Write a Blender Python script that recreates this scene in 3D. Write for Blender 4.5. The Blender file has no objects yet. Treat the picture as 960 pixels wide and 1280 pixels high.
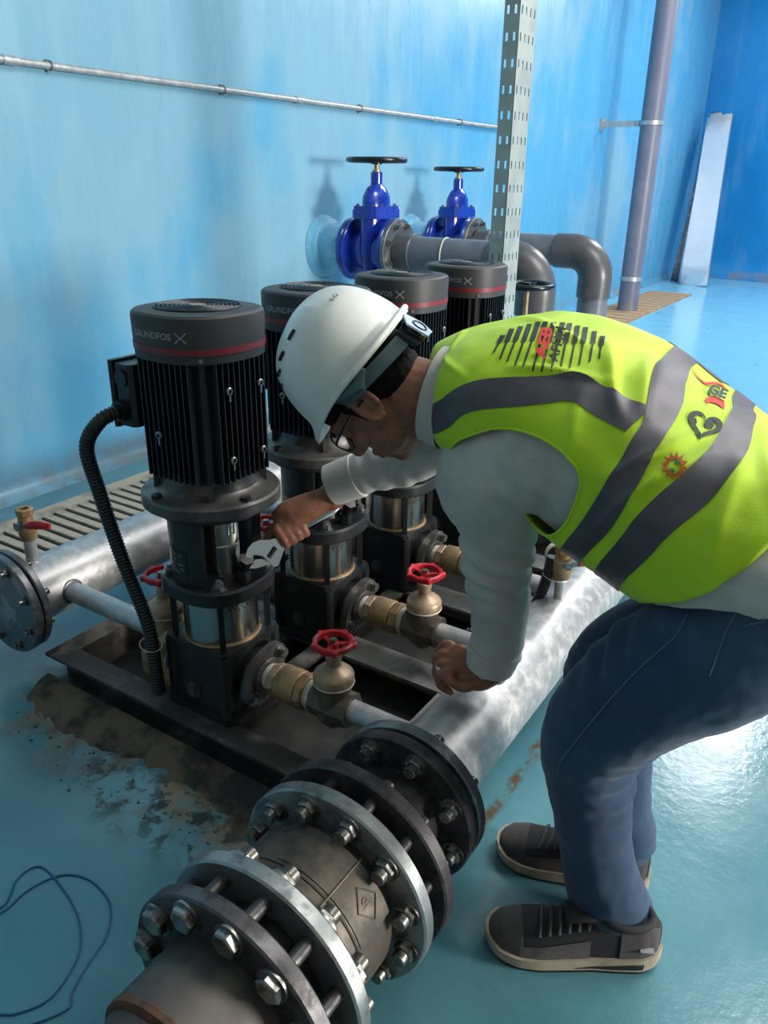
import bpy, bmesh, math, random
import numpy as np
from mathutils import Vector, Matrix, noise
from mathutils.bvhtree import BVHTree
random.seed(7)
PI = math.pi
S = bpy.context.scene
COL = S.collection
# ------------------------------------------------------------------ camera, world, light, exposure
FOC, PIT, ROL, YAW = 979.34, .4015, .015, .5706
CP = np.array([1.115, -1.0766, 1.2])
FW = np.array([-math.sin(YAW)*math.cos(PIT), math.cos(YAW)*math.cos(PIT), -math.sin(PIT)])
_r = np.array([math.cos(YAW), math.sin(YAW), 0.]); _u = np.cross(_r, FW)
RT = math.cos(ROL)*_r + math.sin(ROL)*_u
UP = -math.sin(ROL)*_r + math.cos(ROL)*_u
cd = bpy.data.cameras.new('camera'); cam = bpy.data.objects.new('camera', cd); COL.objects.link(cam)
cd.sensor_fit = 'VERTICAL'; cd.sensor_height = 36; cd.lens = FOC/1280*36; cd.clip_start = .05; cd.clip_end = 60
cam.matrix_world = Matrix([[RT[i], UP[i], -FW[i], CP[i]] for i in range(3)] + [[0, 0, 0, 1]])
S.camera = cam
S.view_settings.view_transform = 'Standard'; S.view_settings.look = 'None'
S.view_settings.exposure = .52; S.view_settings.gamma = 1.0; S.view_settings.use_curve_mapping = False
W = bpy.data.worlds.new('world'); S.world = W; W.use_nodes = True
W.node_tree.nodes['Background'].inputs[0].default_value = (.72, .86, 1, 1)
W.node_tree.nodes['Background'].inputs[1].default_value = .3

def area_light(name, loc, target, sx, sy, power, color):
    d = bpy.data.lights.new(name, 'AREA'); d.shape = 'RECTANGLE'; d.size = sx; d.size_y = sy
    d.energy = power; d.color = color
    o = bpy.data.objects.new(name, d); COL.objects.link(o); o.location = loc
    o.rotation_euler = (Vector(target)-Vector(loc)).to_track_quat('-Z', 'Y').to_euler()
    return o
area_light('doorway_daylight', (6.7, 1.75, 1.45), (-1.7, 2.6, 1.2), 1.5, 1.0, 370, (1, .95, .88))
area_light('overhead_light', (1.7, 1.9, 3.75), (1.0, 1.2, 0), 1.6, 2.4, 120, (1, .97, .94))  # overhead light out of view, moved and brightened as fill for the pumps
area_light('overhead_light', (.45, 6.6, 3.75), (.45, 6.6, 0), .6, 2.6, 105, (1, .98, .96))
area_light('overhead_light', (.2, 9.2, 3.75), (-.6, 8.6, 0), 1.2, 1.6, 60, (1, .98, .96))  # added fill from above to brighten the far corner, no lamp known there

def at(x, y, D):                                   # a point D metres deep on the sight line of one measured picture point
    return CP + D*(FW + RT*(x-480)/FOC + UP*(640-y)/FOC)
def atz(x, y, z):
    d = FW + RT*(x-480)/FOC + UP*(640-y)/FOC
    return CP + d*((z-CP[2])/d[2])

# ------------------------------------------------------------------ materials
def srgb(r, g, b):
    f = lambda c: c/12.92 if c <= .04045 else ((c+.055)/1.055)**2.4
    return (f(r/255), f(g/255), f(b/255), 1)
class NT:
    def __init__(s, name):
        s.m = bpy.data.materials.new(name); s.m.use_nodes = True; s.t = s.m.node_tree
        s.b = s.t.nodes['Principled BSDF']; s.o = s.n('ShaderNodeTexCoord').outputs['Object']
    def n(s, k): return s.t.nodes.new(k)
    def l(s, a, b): s.t.links.new(a, b)
    def noise(s, sc, det=4, rough=.6, vec=None, dist=0):
        k = s.n('ShaderNodeTexNoise'); k.inputs['Scale'].default_value = sc; k.inputs['Detail'].default_value = det
        k.inputs['Roughness'].default_value = rough; k.inputs['Distortion'].default_value = dist
        s.l(vec or s.o, k.inputs['Vector']); return k.outputs['Fac']
    def map(s, scale=(1, 1, 1), loc=(0, 0, 0)):
        k = s.n('ShaderNodeMapping'); k.inputs['Scale'].default_value = scale; k.inputs['Location'].default_value = loc
        s.l(s.o, k.inputs['Vector']); return k.outputs['Vector']
    def ramp(s, f, a, b, va=0, vb=1):
        k = s.n('ShaderNodeMapRange'); k.inputs['From Min'].default_value = a; k.inputs['From Max'].default_value = b
        k.inputs['To Min'].default_value = va; k.inputs['To Max'].default_value = vb; k.interpolation_type = 'SMOOTHSTEP'
        s.l(f, k.inputs['Value']); return k.outputs['Result']
    def mix(s, f, a, b):
        k = s.n('ShaderNodeMix'); k.data_type = 'RGBA'
        for v, i in ((f, 0), (a, 6), (b, 7)):
            if isinstance(v, (tuple, float, int)): k.inputs[i].default_value = v
            else: s.l(v, k.inputs[i])
        return k.outputs[2]
    def math(s, op, a, b=0.):
        k = s.n('ShaderNodeMath'); k.operation = op
        for v, i in ((a, 0), (b, 1)):
            if isinstance(v, (float, int)): k.inputs[i].default_value = v
            else: s.l(v, k.inputs[i])
        return k.outputs[0]
    def xyz(s):
        k = s.n('ShaderNodeSeparateXYZ'); s.l(s.o, k.inputs[0]); return k.outputs
    def bump(s, h, st=.3, d=.002):
        k = s.n('ShaderNodeBump'); k.inputs['Strength'].default_value = st; k.inputs['Distance'].default_value = d
        s.l(h, k.inputs['Height']); s.l(k.outputs[0], s.b.inputs['Normal'])
    def set(s, col=None, rough=None, metal=None):
        for v, i in ((col, 'Base Color'), (rough, 'Roughness'), (metal, 'Metallic')):
            if v is None: continue
            if isinstance(v, (tuple, float, int)): s.b.inputs[i].default_value = v
            else: s.l(v, s.b.inputs[i])
        return s.m
def mat(name, c, rough=.5, metal=0., c2=None, sc=20, lo=.45, hi=.65, bump=0, bsc=120, bd=.001, rvar=0, stretch=None, spec=None, coat=0):
    t = NT(name); col = c
    v = t.map(stretch) if stretch else None
    f = t.noise(sc, 5, .65, v)
    if c2: col = t.mix(t.ramp(f, lo, hi), c, c2)
    ro = t.ramp(f, .3, .7, rough-rvar, rough+rvar) if rvar else rough
    if bump: t.bump(t.noise(bsc, 3, .6, v), bump, bd)
    if spec is not None: t.b.inputs['Specular IOR Level'].default_value = spec
    if coat: t.b.inputs['Coat Weight'].default_value = coat
    return t.set(col, ro, metal)
M = {}
def wall_mat(name, pale, deep, lo, hi, grad):
    t = NT(name); x, y, z = t.xyz()
    n1 = t.noise(.7, 5, .5, t.map((1, 1, .8), (3.1, 1.7, .4)), .3)
    n2 = t.noise(2.4, 4, .5, t.map((1, 1, .8), (0, .6, 0)))
    f = t.math('ADD', t.math('MULTIPLY', n1, .74), t.math('MULTIPLY', n2, .22))
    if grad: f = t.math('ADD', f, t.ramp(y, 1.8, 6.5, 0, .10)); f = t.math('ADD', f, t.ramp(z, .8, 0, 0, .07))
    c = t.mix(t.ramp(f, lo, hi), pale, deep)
    st = t.noise(2.0, 4, .7, t.map((3, 3, .6)))
    c = t.mix(t.ramp(st, .5, .75, 0, .16), c, srgb(150, 186, 202))
    dirt = t.math('MULTIPLY', t.ramp(z, .16, .02), t.ramp(t.noise(5, 5, .7), .42, .62, 0, .75))
    c = t.mix(dirt, c, srgb(120, 122, 118))
    h = t.math('ADD', t.noise(9, 4, .65, t.map((1, 1, .6))), t.math('MULTIPLY', t.noise(60, 3, .6, t.map((1, 1, .5))), .2))
    t.bump(h, .09, .02)
    return t.set(c, t.ramp(st, .3, .7, .2, .38))
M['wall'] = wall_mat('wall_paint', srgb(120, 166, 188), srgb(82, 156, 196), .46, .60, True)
M['wall_far'] = wall_mat('shaded_wall_paint', srgb(34, 132, 196), srgb(22, 118, 184), .40, .62, False)  # darker blue stands in for the far wall's lack of light
M['grey_wall'] = mat('grey_plaster', srgb(150, 144, 138), .8)
M['white'] = mat('white_plaster', srgb(206, 202, 196), .8)
def floor_mat():
    t = NT('floor_paint'); x, y, z = t.xyz()
    n = t.noise(1.1, 5, .6, t.map((1, 1, 1), (2, 4.3, 0)), .4)
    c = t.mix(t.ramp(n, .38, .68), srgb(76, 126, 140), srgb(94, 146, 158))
    c = t.mix(t.ramp(y, 1.2, 5.0), c, srgb(122, 186, 216))  # far floor lightened in colour, standing in for its glossy reflections
    n2 = t.noise(5, 6, .7); n3 = t.noise(16, 5, .7, None, .4)
    # patch of dried mud in front of the skid
    my = t.math('MULTIPLY', t.ramp(y, -.42, -.2), t.ramp(y, .0, -.1))
    mx = t.math('MULTIPLY', t.ramp(x, -.62, -.46), t.ramp(x, .5, .3))
    mud = t.math('MULTIPLY', t.math('MULTIPLY', mx, my), t.ramp(n2, .40, .55))
    c = t.mix(mud, c, t.mix(t.ramp(n3, .4, .6), srgb(126, 112, 88), srgb(96, 84, 66)))
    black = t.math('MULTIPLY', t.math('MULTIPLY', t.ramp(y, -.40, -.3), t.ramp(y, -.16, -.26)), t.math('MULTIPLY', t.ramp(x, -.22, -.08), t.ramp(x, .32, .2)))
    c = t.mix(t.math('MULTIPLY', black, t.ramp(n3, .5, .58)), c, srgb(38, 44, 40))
    # brown dirt line along the far side of the manifold
    wob = t.math('ADD', x, t.math('MULTIPLY', t.noise(8, 3), .05))
    line = t.math('MULTIPLY', t.ramp(wob, .645, .66), t.ramp(wob, .685, .668))
    line = t.math('MULTIPLY', t.math('MULTIPLY', line, t.ramp(y, -.05, .1)), t.ramp(n3, .38, .6))
    c = t.mix(line, c, srgb(92, 76, 52))
    # scattered rust specks and dark scuffs
    c = t.mix(t.ramp(t.noise(6.5, 3, .5, t.map((1, 1, 1), (7, 2, 0))), .68, .76, 0, .7), c, srgb(60, 96, 104))
    c = t.mix(t.ramp(t.noise(9, 3, .6, t.map((1.6, .7, 1), (1, 9, 0))), .72, .78, 0, .8), c, srgb(128, 98, 66))
    h = t.math('ADD', t.noise(48, 4, .65), t.math('MULTIPLY', t.noise(4, 2), .6))
    t.bump(h, .13, .005)
    ro = t.math('ADD', t.ramp(n2, .3, .7, .13, .24), t.math('MULTIPLY', mud, .5))
    return t.set(c, ro)
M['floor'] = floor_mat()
M['galv'] = mat('galvanised', srgb(176, 177, 178), .42, .6, srgb(198, 197, 195), 34, .42, .66, .25, 60, .002, .08)
M['galv_dark'] = mat('weathered_galvanised', srgb(112, 114, 118), .42, .7, srgb(160, 160, 160), 18, .5, .66, .2, 80, .001, .08)
M['flange'] = mat('dark_flange_steel', srgb(86, 84, 86), .42, .6, srgb(58, 56, 57), 22, .42, .62, .25, 140, .001, .1)
M['flange_light'] = mat('bare_flange_steel', srgb(158, 162, 162), .38, .75, srgb(112, 116, 114), 16, .5, .66, .2, 120, .001, .1)
M['cast'] = mat('brown_cast_iron', srgb(92, 84, 74), .5, .35, srgb(66, 62, 58), 12, .45, .62, .25, 150, .001, .08)
M['dull_pipe'] = mat('dull_dark_pipe', srgb(84, 79, 74), .55, .25, srgb(64, 62, 60), 9, .45, .62, .2, 120, .001)
M['rust'] = mat('rust', srgb(96, 66, 48), .8, .1, srgb(64, 52, 46), 30)
M['zinc'] = mat('zinc_bolt', srgb(150, 150, 146), .34, .85, srgb(104, 102, 96), 60, .45, .6)
M['skid'] = mat('black_skid_paint', srgb(58, 57, 57), .42, .1, srgb(112, 106, 98), 10, .5, .68, .2, 90, .001, .1)
M['skid_grey'] = mat('worn_grey_skid_paint', srgb(128, 126, 122), .5, .15, srgb(92, 90, 88), 9, .48, .66, .2, 90, .001, .08)
M['skid_dusty'] = mat('dusty_skid_paint', srgb(120, 112, 100), .6, .1, srgb(70, 66, 62), 12, .45, .65)
M['concrete'] = mat('stained_grout', srgb(98, 86, 68), .85, 0, srgb(44, 41, 36), 7, .42, .58, .5, 60, .006)
M['pump_black'] = mat('pump_cast_black', srgb(34, 35, 37), .38, .15, srgb(62, 60, 57), 14, .55, .75, .2, 160, .0008, .08)
M['motor_black'] = mat('motor_black', srgb(24, 25, 28), .4, .1)
M['cover_black'] = mat('fan_cover_black', srgb(54, 53, 54), .55, 0, bump=.15, bsc=400, bd=.0004)
M['motor_grey'] = mat('motor_flange_grey', srgb(92, 89, 86), .38, .45, srgb(66, 64, 63), 18, .45, .65, .1, 160, .0006, .08)
M['stainless'] = mat('stainless', srgb(196, 194, 188), .22, 1., srgb(168, 166, 160), 30, .4, .6, rvar=.05, stretch=(40, 40, .5))
M['brass'] = mat('dusty_brass', srgb(168, 138, 98), .45, .5, srgb(126, 110, 90), 24, .45, .62, .15, 160, .0006, .1)
M['brass_dark'] = mat('dull_gate_valve_bronze', srgb(104, 94, 80), .5, .4, srgb(70, 66, 62), 22, .45, .62, .15, 160, .0006)
M['brass_cap'] = mat('pinkish_bronze_bonnet', srgb(170, 146, 122), .45, .45, srgb(138, 118, 98), 24)
M['tape'] = mat('thread_tape', srgb(196, 190, 178), .6)
M['red'] = mat('red_handwheel_paint', srgb(186, 32, 44), .42, 0, srgb(150, 22, 34), 30, bump=.1)
M['blue'] = mat('blue_epoxy', srgb(22, 52, 160), .2, 0, srgb(18, 42, 132), 14, coat=.4)
M['wheel_black'] = mat('black_handwheel', srgb(20, 22, 26), .25, .1)
M['pvc'] = mat('grey_pvc', srgb(96, 98, 108), .36, 0, srgb(112, 112, 118), 5, .45, .65)
M['pvc_dark'] = mat('dark_grey_pvc', srgb(80, 79, 82), .34, 0, srgb(66, 66, 69), 6)
M['pipe_purple'] = mat('tall_grey_pvc', srgb(104, 106, 124), .4, 0, srgb(118, 118, 132), 3)
M['wallpaint_pipe'] = mat('painted_stub', srgb(110, 180, 214), .4, 0, srgb(150, 200, 222), 9)
M['sheet'] = mat('galvanised_sheet', srgb(224, 224, 228), .26, .6, None, bump=.5, bsc=5, bd=.012)
M['post'] = mat('post_galvanised', srgb(172, 180, 174), .42, .35, srgb(156, 164, 160), 9, .4, .65)
M['hose'] = mat('corrugated_black', srgb(24, 25, 27), .42)
M['base_black'] = mat('black_base_sheet', srgb(36, 36, 36), .6, 0, srgb(62, 58, 52), 6, .5, .7)
M['wood'] = mat('pale_wood', srgb(150, 128, 98), .7, 0, srgb(110, 92, 70), 10, stretch=(1, 12, 12))
M['grate'] = mat('beige_concrete', srgb(176, 166, 148), .8, 0, srgb(140, 132, 118), 8, .45, .65, .3, 120, .001)
M['grate_brown'] = mat('brown_boards', srgb(170, 140, 104), .75, 0, srgb(128, 108, 84), 5, .4, .65)
M['dark'] = mat('trench_dark', srgb(30, 32, 34), .9)
M['wire'] = mat('blue_wire', srgb(26, 92, 132), .4)
M['chrome'] = mat('wrench_chrome', srgb(214, 216, 216), .2, 1.)
M['ink'] = mat('grey_print', srgb(150, 150, 152), .5)
M['ink_red'] = mat('red_band', srgb(118, 34, 42), .45)
M['ink_dark'] = mat('dark_print', srgb(44, 40, 38), .5)
M['plate'] = mat('nameplate', srgb(30, 31, 33), .35, .3)
# clothing and skin
M['skin'] = mat('skin', srgb(142, 94, 70), .5, 0, srgb(120, 76, 56), 40, .4, .65, .2, 260, .0008)
M['hair'] = mat('black_hair', srgb(13, 11, 11), .75, bump=.4, bsc=300, bd=.001, spec=.15)
def cloth(name, c, c2, sc=7, fine=420, b=.3, rough=.85, bd=.0012):
    t = NT(name)
    col = t.mix(t.ramp(t.noise(sc, 5, .6), .38, .66), c, c2)
    t.bump(t.math('ADD', t.noise(fine, 2), t.math('MULTIPLY', t.noise(28, 3, .6, t.map((1, 1, .5))), 2.2)), b, bd)
    t.b.inputs['Sheen Weight'].default_value = .15
    return t.set(col, rough)
M['shirt'] = cloth('grey_shirt', srgb(190, 188, 182), srgb(174, 173, 168), 8)
M['jeans'] = cloth('blue_denim', srgb(26, 54, 86), srgb(44, 74, 100), 5, 700, .35)
M['seam'] = mat('jeans_seam', srgb(78, 98, 124), .8)
M['vest'] = cloth('hi_vis_fabric', srgb(186, 222, 18), srgb(174, 210, 14), 6, 500, .25, .7)
M['tapeband'] = mat('grey_reflective_tape', srgb(84, 80, 86), .5, .2, srgb(72, 70, 76), 14)
M['print_black'] = mat('vest_print_black', srgb(34, 48, 38), .7)
M['print_red'] = mat('vest_print_red', srgb(206, 44, 40), .7)
M['print_orange'] = mat('vest_print_orange', srgb(186, 84, 34), .7)
M['print_green'] = mat('vest_print_green', srgb(50, 104, 52), .7)
M['helmet'] = mat('white_helmet_shell', srgb(226, 228, 222), .32, 0, srgb(212, 214, 206), 4, coat=.2)
M['strap_grey'] = mat('helmet_harness', srgb(80, 100, 104), .5)
M['black_plastic'] = mat('black_plastic', srgb(18, 19, 21), .35)
M['shoe_grey'] = cloth('shoe_suede', srgb(74, 70, 70), srgb(58, 56, 58), 14, 300, .4)
M['shoe_black'] = mat('shoe_mesh_black', srgb(34, 34, 38), .8, bump=.5, bsc=500)
M['sole'] = mat('cream_midsole', srgb(172, 160, 140), .6, 0, srgb(150, 138, 120), 20)
M['rubber'] = mat('outsole_rubber', srgb(28, 28, 30), .6)
M['lace'] = mat('shoe_lace', srgb(140, 132, 128), .8)
M['lace_dark'] = mat('dark_lace', srgb(66, 62, 62), .8)
M['silver'] = mat('silver_ring', srgb(210, 210, 212), .15, 1.)
gl = NT('clear_lens'); gl.b.inputs['Transmission Weight'].default_value = 1.; gl.b.inputs['IOR'].default_value = 1.45
M['lens'] = gl.set((.95, .97, 1, 1), .03)
M['clearplastic'] = mat('pale_blue_plate', srgb(190, 206, 226), .25)

# ------------------------------------------------------------------ mesh helpers
ROOT = {}
def V3(p): return Vector((float(p[0]), float(p[1]), float(p[2])))
def basis(a):
    a = V3(a).normalized(); h = Vector((0, 0, 1)) if abs(a.z) < .9 else Vector((1, 0, 0))
    x = h.cross(a).normalized(); return x, a.cross(x), a
class MB:
    def __init__(s): s.v = []; s.f = []
    def add(s, vs, fs):
        k = len(s.v); s.v += [V3(p) for p in vs]; s.f += [tuple(i+k for i in f) for f in fs]; return s
    def box(s, c, d, x=(1, 0, 0), y=(0, 1, 0), bev=0):
        c = V3(c); x = V3(x).normalized(); y = V3(y).normalized(); z = x.cross(y); a, b, e = d[0]/2, d[1]/2, d[2]/2
        if bev:
            poly = [(a-bev, -b), (a, -b+bev), (a, b-bev), (a-bev, b), (-a+bev, b), (-a, b-bev), (-a, -b+bev), (-a+bev, -b)]
            return s.prism([c-z*e+x*p+y*q for p, q in poly], z*2*e)
        vs = [c+x*(i*a)+y*(j*b)+z*(k*e) for k in (-1, 1) for j in (-1, 1) for i in (-1, 1)]
        return s.add(vs, [(0, 2, 3, 1), (4, 5, 7, 6), (0, 1, 5, 4), (2, 6, 7, 3), (0, 4, 6, 2), (1, 3, 7, 5)])
    def prism(s, poly, ext):
        n = len(poly); ext = V3(ext); vs = [V3(p) for p in poly]+[V3(p)+ext for p in poly]
        return s.add(vs, [tuple(range(n))[::-1], tuple(range(n, 2*n))]+[(i, (i+1) % n, n+(i+1) % n, n+i) for i in range(n)])
    def lathe(s, o, a, prof, n=32, closed=False, ph=0):     # prof: (radius, height along a)
        x, y, a = basis(a); o = V3(o); vs = []; m = len(prof)
        for r, h in prof:
            for i in range(n):
                t = 2*PI*i/n+ph; vs.append(o+a*h+x*(r*math.cos(t))+y*(r*math.sin(t)))
        fs = []
        for j in range(m if closed else m-1):
            j2 = (j+1) % m
            for i in range(n): fs.append((j*n+i, j*n+(i+1) % n, j2*n+(i+1) % n, j2*n+i))
        if not closed:
            if prof[0][0] > 1e-6: fs.append(tuple(range(n))[::-1])
            if prof[-1][0] > 1e-6: fs.append(tuple(range((m-1)*n, m*n)))
        return s.add(vs, fs)
    def cyl(s, p, q, r, r2=None, n=24, bev=0):
        p = V3(p); q = V3(q); L = (q-p).length; r2 = r if r2 is None else r2
        pr = [(r-bev, 0), (r, bev), (r2, L-bev), (r2-bev, L)] if bev else [(r, 0), (r2, L)]
        return s.lathe(p, q-p, pr, n)
    def ring(s, p, q, ro, ri, n=40, bev=.002):
        p = V3(p); q = V3(q); L = (q-p).length
        return s.lathe(p, q-p, [(ri, 0), (ro-bev, 0), (ro, bev), (ro, L-bev), (ro-bev, L), (ri, L)], n, True)
    def torus(s, o, a, R, r, n=40, m=10):
        return s.lathe(o, a, [(R+r*math.cos(2*PI*j/m), r*math.sin(2*PI*j/m)) for j in range(m)], n, True)
    def tube(s, pts, r, n=12, cap=True, sy=None, ref=None):
        pts = [V3(p) for p in pts]; m = len(pts); vs = []
        rr = r if hasattr(r, '__len__') else [r]*m
        ss = sy if hasattr(sy, '__len__') else rr
        x = None
        for i in range(m):
            t = (pts[min(i+1, m-1)]-pts[max(i-1, 0)]).normalized()
            if ref is not None: x = (V3(ref)-t*V3(ref).dot(t)).normalized()
            elif x is None: x = basis(t)[0]
            else: x = (x-t*x.dot(t)).normalized()
            y = t.cross(x)
            for j in range(n):
                a = 2*PI*j/n; vs.append(pts[i]+x*(rr[i]*math.cos(a))+y*(ss[i]*math.sin(a)))
        fs = [(i*n+j, i*n+(j+1) % n, (i+1)*n+(j+1) % n, (i+1)*n+j) for i in range(m-1) for j in range(n)]
        if cap: fs += [tuple(range(n))[::-1], tuple(range((m-1)*n, m*n))]
        return s.add(vs, fs)
    def limb(s, pts, r, n=16, sy=None, ref=None, k=5):      # smooth tapering limb with rounded ends
        P = spline(pts, k); q = np.linspace(0, len(pts)-1, len(P))
        R = np.interp(q, range(len(pts)), r); Y = np.interp(q, range(len(pts)), sy if sy is not None else r)
        a = (P[0]-P[1]); a /= np.linalg.norm(a); b = (P[-1]-P[-2]); b /= np.linalg.norm(b)
        pp = []; rr = []; yy = []
        for h in (.98, .8, .5): pp.append(P[0]+a*min(R[0], Y[0])*h); c = math.sqrt(1-h*h); rr.append(R[0]*c); yy.append(Y[0]*c)
        pp += list(P); rr += list(R); yy += list(Y)
        for h in (.5, .8, .98): pp.append(P[-1]+b*min(R[-1], Y[-1])*h); c = math.sqrt(1-h*h); rr.append(R[-1]*c); yy.append(Y[-1]*c)
        return s.tube(pp, rr, n, True, yy, ref)
    def ball(s, c, r, X=(1, 0, 0), Y=(0, 1, 0), n=20, m=12):
        c = V3(c); X = V3(X).normalized(); Y = V3(Y); Y = (Y-X*Y.dot(X)).normalized(); Z = X.cross(Y); r = r if hasattr(r, '__len__') else (r, r, r)
        vs = [c-Z*r[2]]
        for j in range(1, m):
            t = PI*j/m
            for i in range(n):
                a = 2*PI*i/n; vs.append(c+X*(r[0]*math.sin(t)*math.cos(a))+Y*(r[1]*math.sin(t)*math.sin(a))-Z*(r[2]*math.cos(t)))
        vs.append(c+Z*r[2]); fs = [(0, 1+(i+1) % n, 1+i) for i in range(n)]
        for j in range(m-2):
            for i in range(n): fs.append((1+j*n+i, 1+j*n+(i+1) % n, 1+(j+1)*n+(i+1) % n, 1+(j+1)*n+i))
        e = 1+(m-1)*n; k = 1+(m-2)*n
        fs += [(k+i, k+(i+1) % n, e) for i in range(n)]
        return s.add(vs, fs)
    def grid(s, P, wrap=False, keep=None):
        P = np.asarray(P); n, m = P.shape[:2]; k = len(s.v)
        s.v += [V3(p) for p in P.reshape(-1, 3)]
        for i in range(n-1):
            for j in range(m if wrap else m-1):
                if keep is None or keep(i, j): s.f.append((k+i*m+j, k+i*m+(j+1) % m, k+(i+1)*m+(j+1) % m, k+(i+1)*m+j))
        return s
    def mesh(s, name, org=(0, 0, 0), smooth=True, ang=38):
        o = V3(org); me = bpy.data.meshes.new(name); me.from_pydata([v-o for v in s.v], [], s.f); me.update()
        bm = bmesh.new(); bm.from_mesh(me); bmesh.ops.remove_doubles(bm, verts=bm.verts, dist=1e-6)
        bmesh.ops.recalc_face_normals(bm, faces=bm.faces); bm.to_mesh(me); bm.free()
        if smooth:
            me.polygons.foreach_set('use_smooth', [True]*len(me.polygons)); me.set_sharp_from_angle(angle=math.radians(ang))
        return me
    def build(s, name, m, parent=None, smooth=True, ang=38, label=None):
        org = ROOT.get(parent.name, Vector()) if parent else Vector()
        return link(name, s.mesh(name, org, smooth, ang), m, parent, label)
def link(name, me, m, parent=None, label=None, loc=None):
    if m is not None and not me.materials: me.materials.append(M[m] if isinstance(m, str) else m)
    o = bpy.data.objects.new(name, me); COL.objects.link(o)
    if parent is not None:
        o.parent = parent; ROOT[o.name] = ROOT.get(parent.name, Vector())
    if loc is not None: o.location = V3(loc)-(ROOT.get(parent.name, Vector()) if parent else Vector())
    if label: o['label'] = label
    return o
def spline(pts, k=6):
    A = [np.array(p, float) for p in pts]; m = len(A); out = []
    for i in range(m-1):
        p0, p1, p2, p3 = A[max(i-1, 0)], A[i], A[i+1], A[min(i+2, m-1)]
        for j in range(k):
            f = j/k; out.append(.5*((2*p1)+(-p0+p2)*f+(2*p0-5*p1+4*p2-p3)*f*f+(-p0+3*p1-3*p2+p3)*f**3))
    out.append(A[-1]); return np.array(out)
def tag(o, label, cat, group=None, kind=None):
    o['label'] = label; o['category'] = cat
    if group: o['group'] = group
    if kind: o['kind'] = kind
    return o
def thing(name, label, cat, loc, group=None):
    o = bpy.data.objects.new(name, None); o.empty_display_size = .05; COL.objects.link(o); o.location = V3(loc); ROOT[o.name] = V3(loc)
    return tag(o, label, cat, group)
def structure(o): o['kind'] = 'structure'; return o
def kids(o): return [c for c in list(COL.objects) if c.parent == o]
def copy_tree(o, parent=None):
    c = o.copy(); COL.objects.link(c)
    if parent is not None: c.parent = parent; c.matrix_parent_inverse = o.matrix_parent_inverse
    for ch in kids(o): copy_tree(ch, c)
    return c
def hexmesh(r, h, stud=0, washer=0, sr=None):              # bolt along +Y: washer, hex head, protruding stud
    b = MB()
    if washer: b.cyl((0, 0, 0), (0, .004, 0), washer, n=20)
    b.lathe((0, 0, 0), (0, 1, 0), [(r, 0), (r, h*.86), (r*.86, h)], 6, ph=random.random())
    if stud: b.cyl((0, h, 0), (0, h+stud, 0), sr or r*.55, n=12, bev=.001)
    return b.mesh('bolt', ang=30)
_txt = {}
def text_polys(s, size=1., bold=0.):
    key = (s, bold)
    if key not in _txt:
        c = bpy.data.curves.new('lettering', 'FONT'); c.body = s; c.resolution_u = 3; c.align_x = 'CENTER'; c.align_y = 'CENTER'; c.offset = bold
        o = bpy.data.objects.new('lettering', c); COL.objects.link(o); bpy.context.view_layer.update()
        me = bpy.data.meshes.new_from_object(o.evaluated_get(bpy.context.evaluated_depsgraph_get()))
        bm = bmesh.new(); bm.from_mesh(me); bmesh.ops.triangulate(bm, faces=bm.faces)
        bmesh.ops.subdivide_edges(bm, edges=[e for e in bm.edges if e.calc_length() > .25], cuts=2); bmesh.ops.triangulate(bm, faces=bm.faces)
        bm.verts.index_update()
        _txt[key] = ([v.co.copy() for v in bm.verts], [tuple(v.index for v in f.verts) for f in bm.faces]); bm.free()
        COL.objects.unlink(o); bpy.data.objects.remove(o); bpy.data.curves.remove(c)
    v, f = _txt[key]; return [(p.x*size, p.y*size) for p in v], f
def remesh(mb, voxel, smooth=6, fac=.5):
    me = mb.mesh('tmp', smooth=False); o = bpy.data.objects.new('tmp', me); COL.objects.link(o)
    r = o.modifiers.new('r', 'REMESH'); r.mode = 'VOXEL'; r.voxel_size = voxel
    q = o.modifiers.new('s', 'SMOOTH'); q.factor = fac; q.iterations = smooth
    bpy.context.view_layer.update()
    out = bpy.data.meshes.new_from_object(o.evaluated_get(bpy.context.evaluated_depsgraph_get()))
    COL.objects.unlink(o); bpy.data.objects.remove(o); bpy.data.meshes.remove(me)
    return out
def finish(me, name, m, parent, fn=None, label=None):      # displace along normals, move to the parent's frame
    org = np.array(ROOT.get(parent.name, Vector())); n = len(me.vertices)
    co = np.empty(n*3); me.vertices.foreach_get('co', co); co = co.reshape(-1, 3)
    if fn is not None:
        no = np.empty(n*3); me.vertices.foreach_get('normal', no); no = no.reshape(-1, 3)
        co = co+no*np.array([fn(p) for p in co])[:, None]
    me.vertices.foreach_set('co', (co-org).ravel()); me.update(); me.name = name
    me.polygons.foreach_set('use_smooth', [True]*len(me.polygons))
    return link(name, me, m, parent, label)
# ------------------------------------------------------------------ the room
WX = -1.72
def shell(name, m, corners, kind=True):
    o = MB().add(corners, [tuple(range(len(corners)))]).build(name, m, None, False); return structure(o)
shell('floor', 'floor', [(-2, -4, 0), (7, -4, 0), (7, 13, 0), (-2, 13, 0)])
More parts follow.
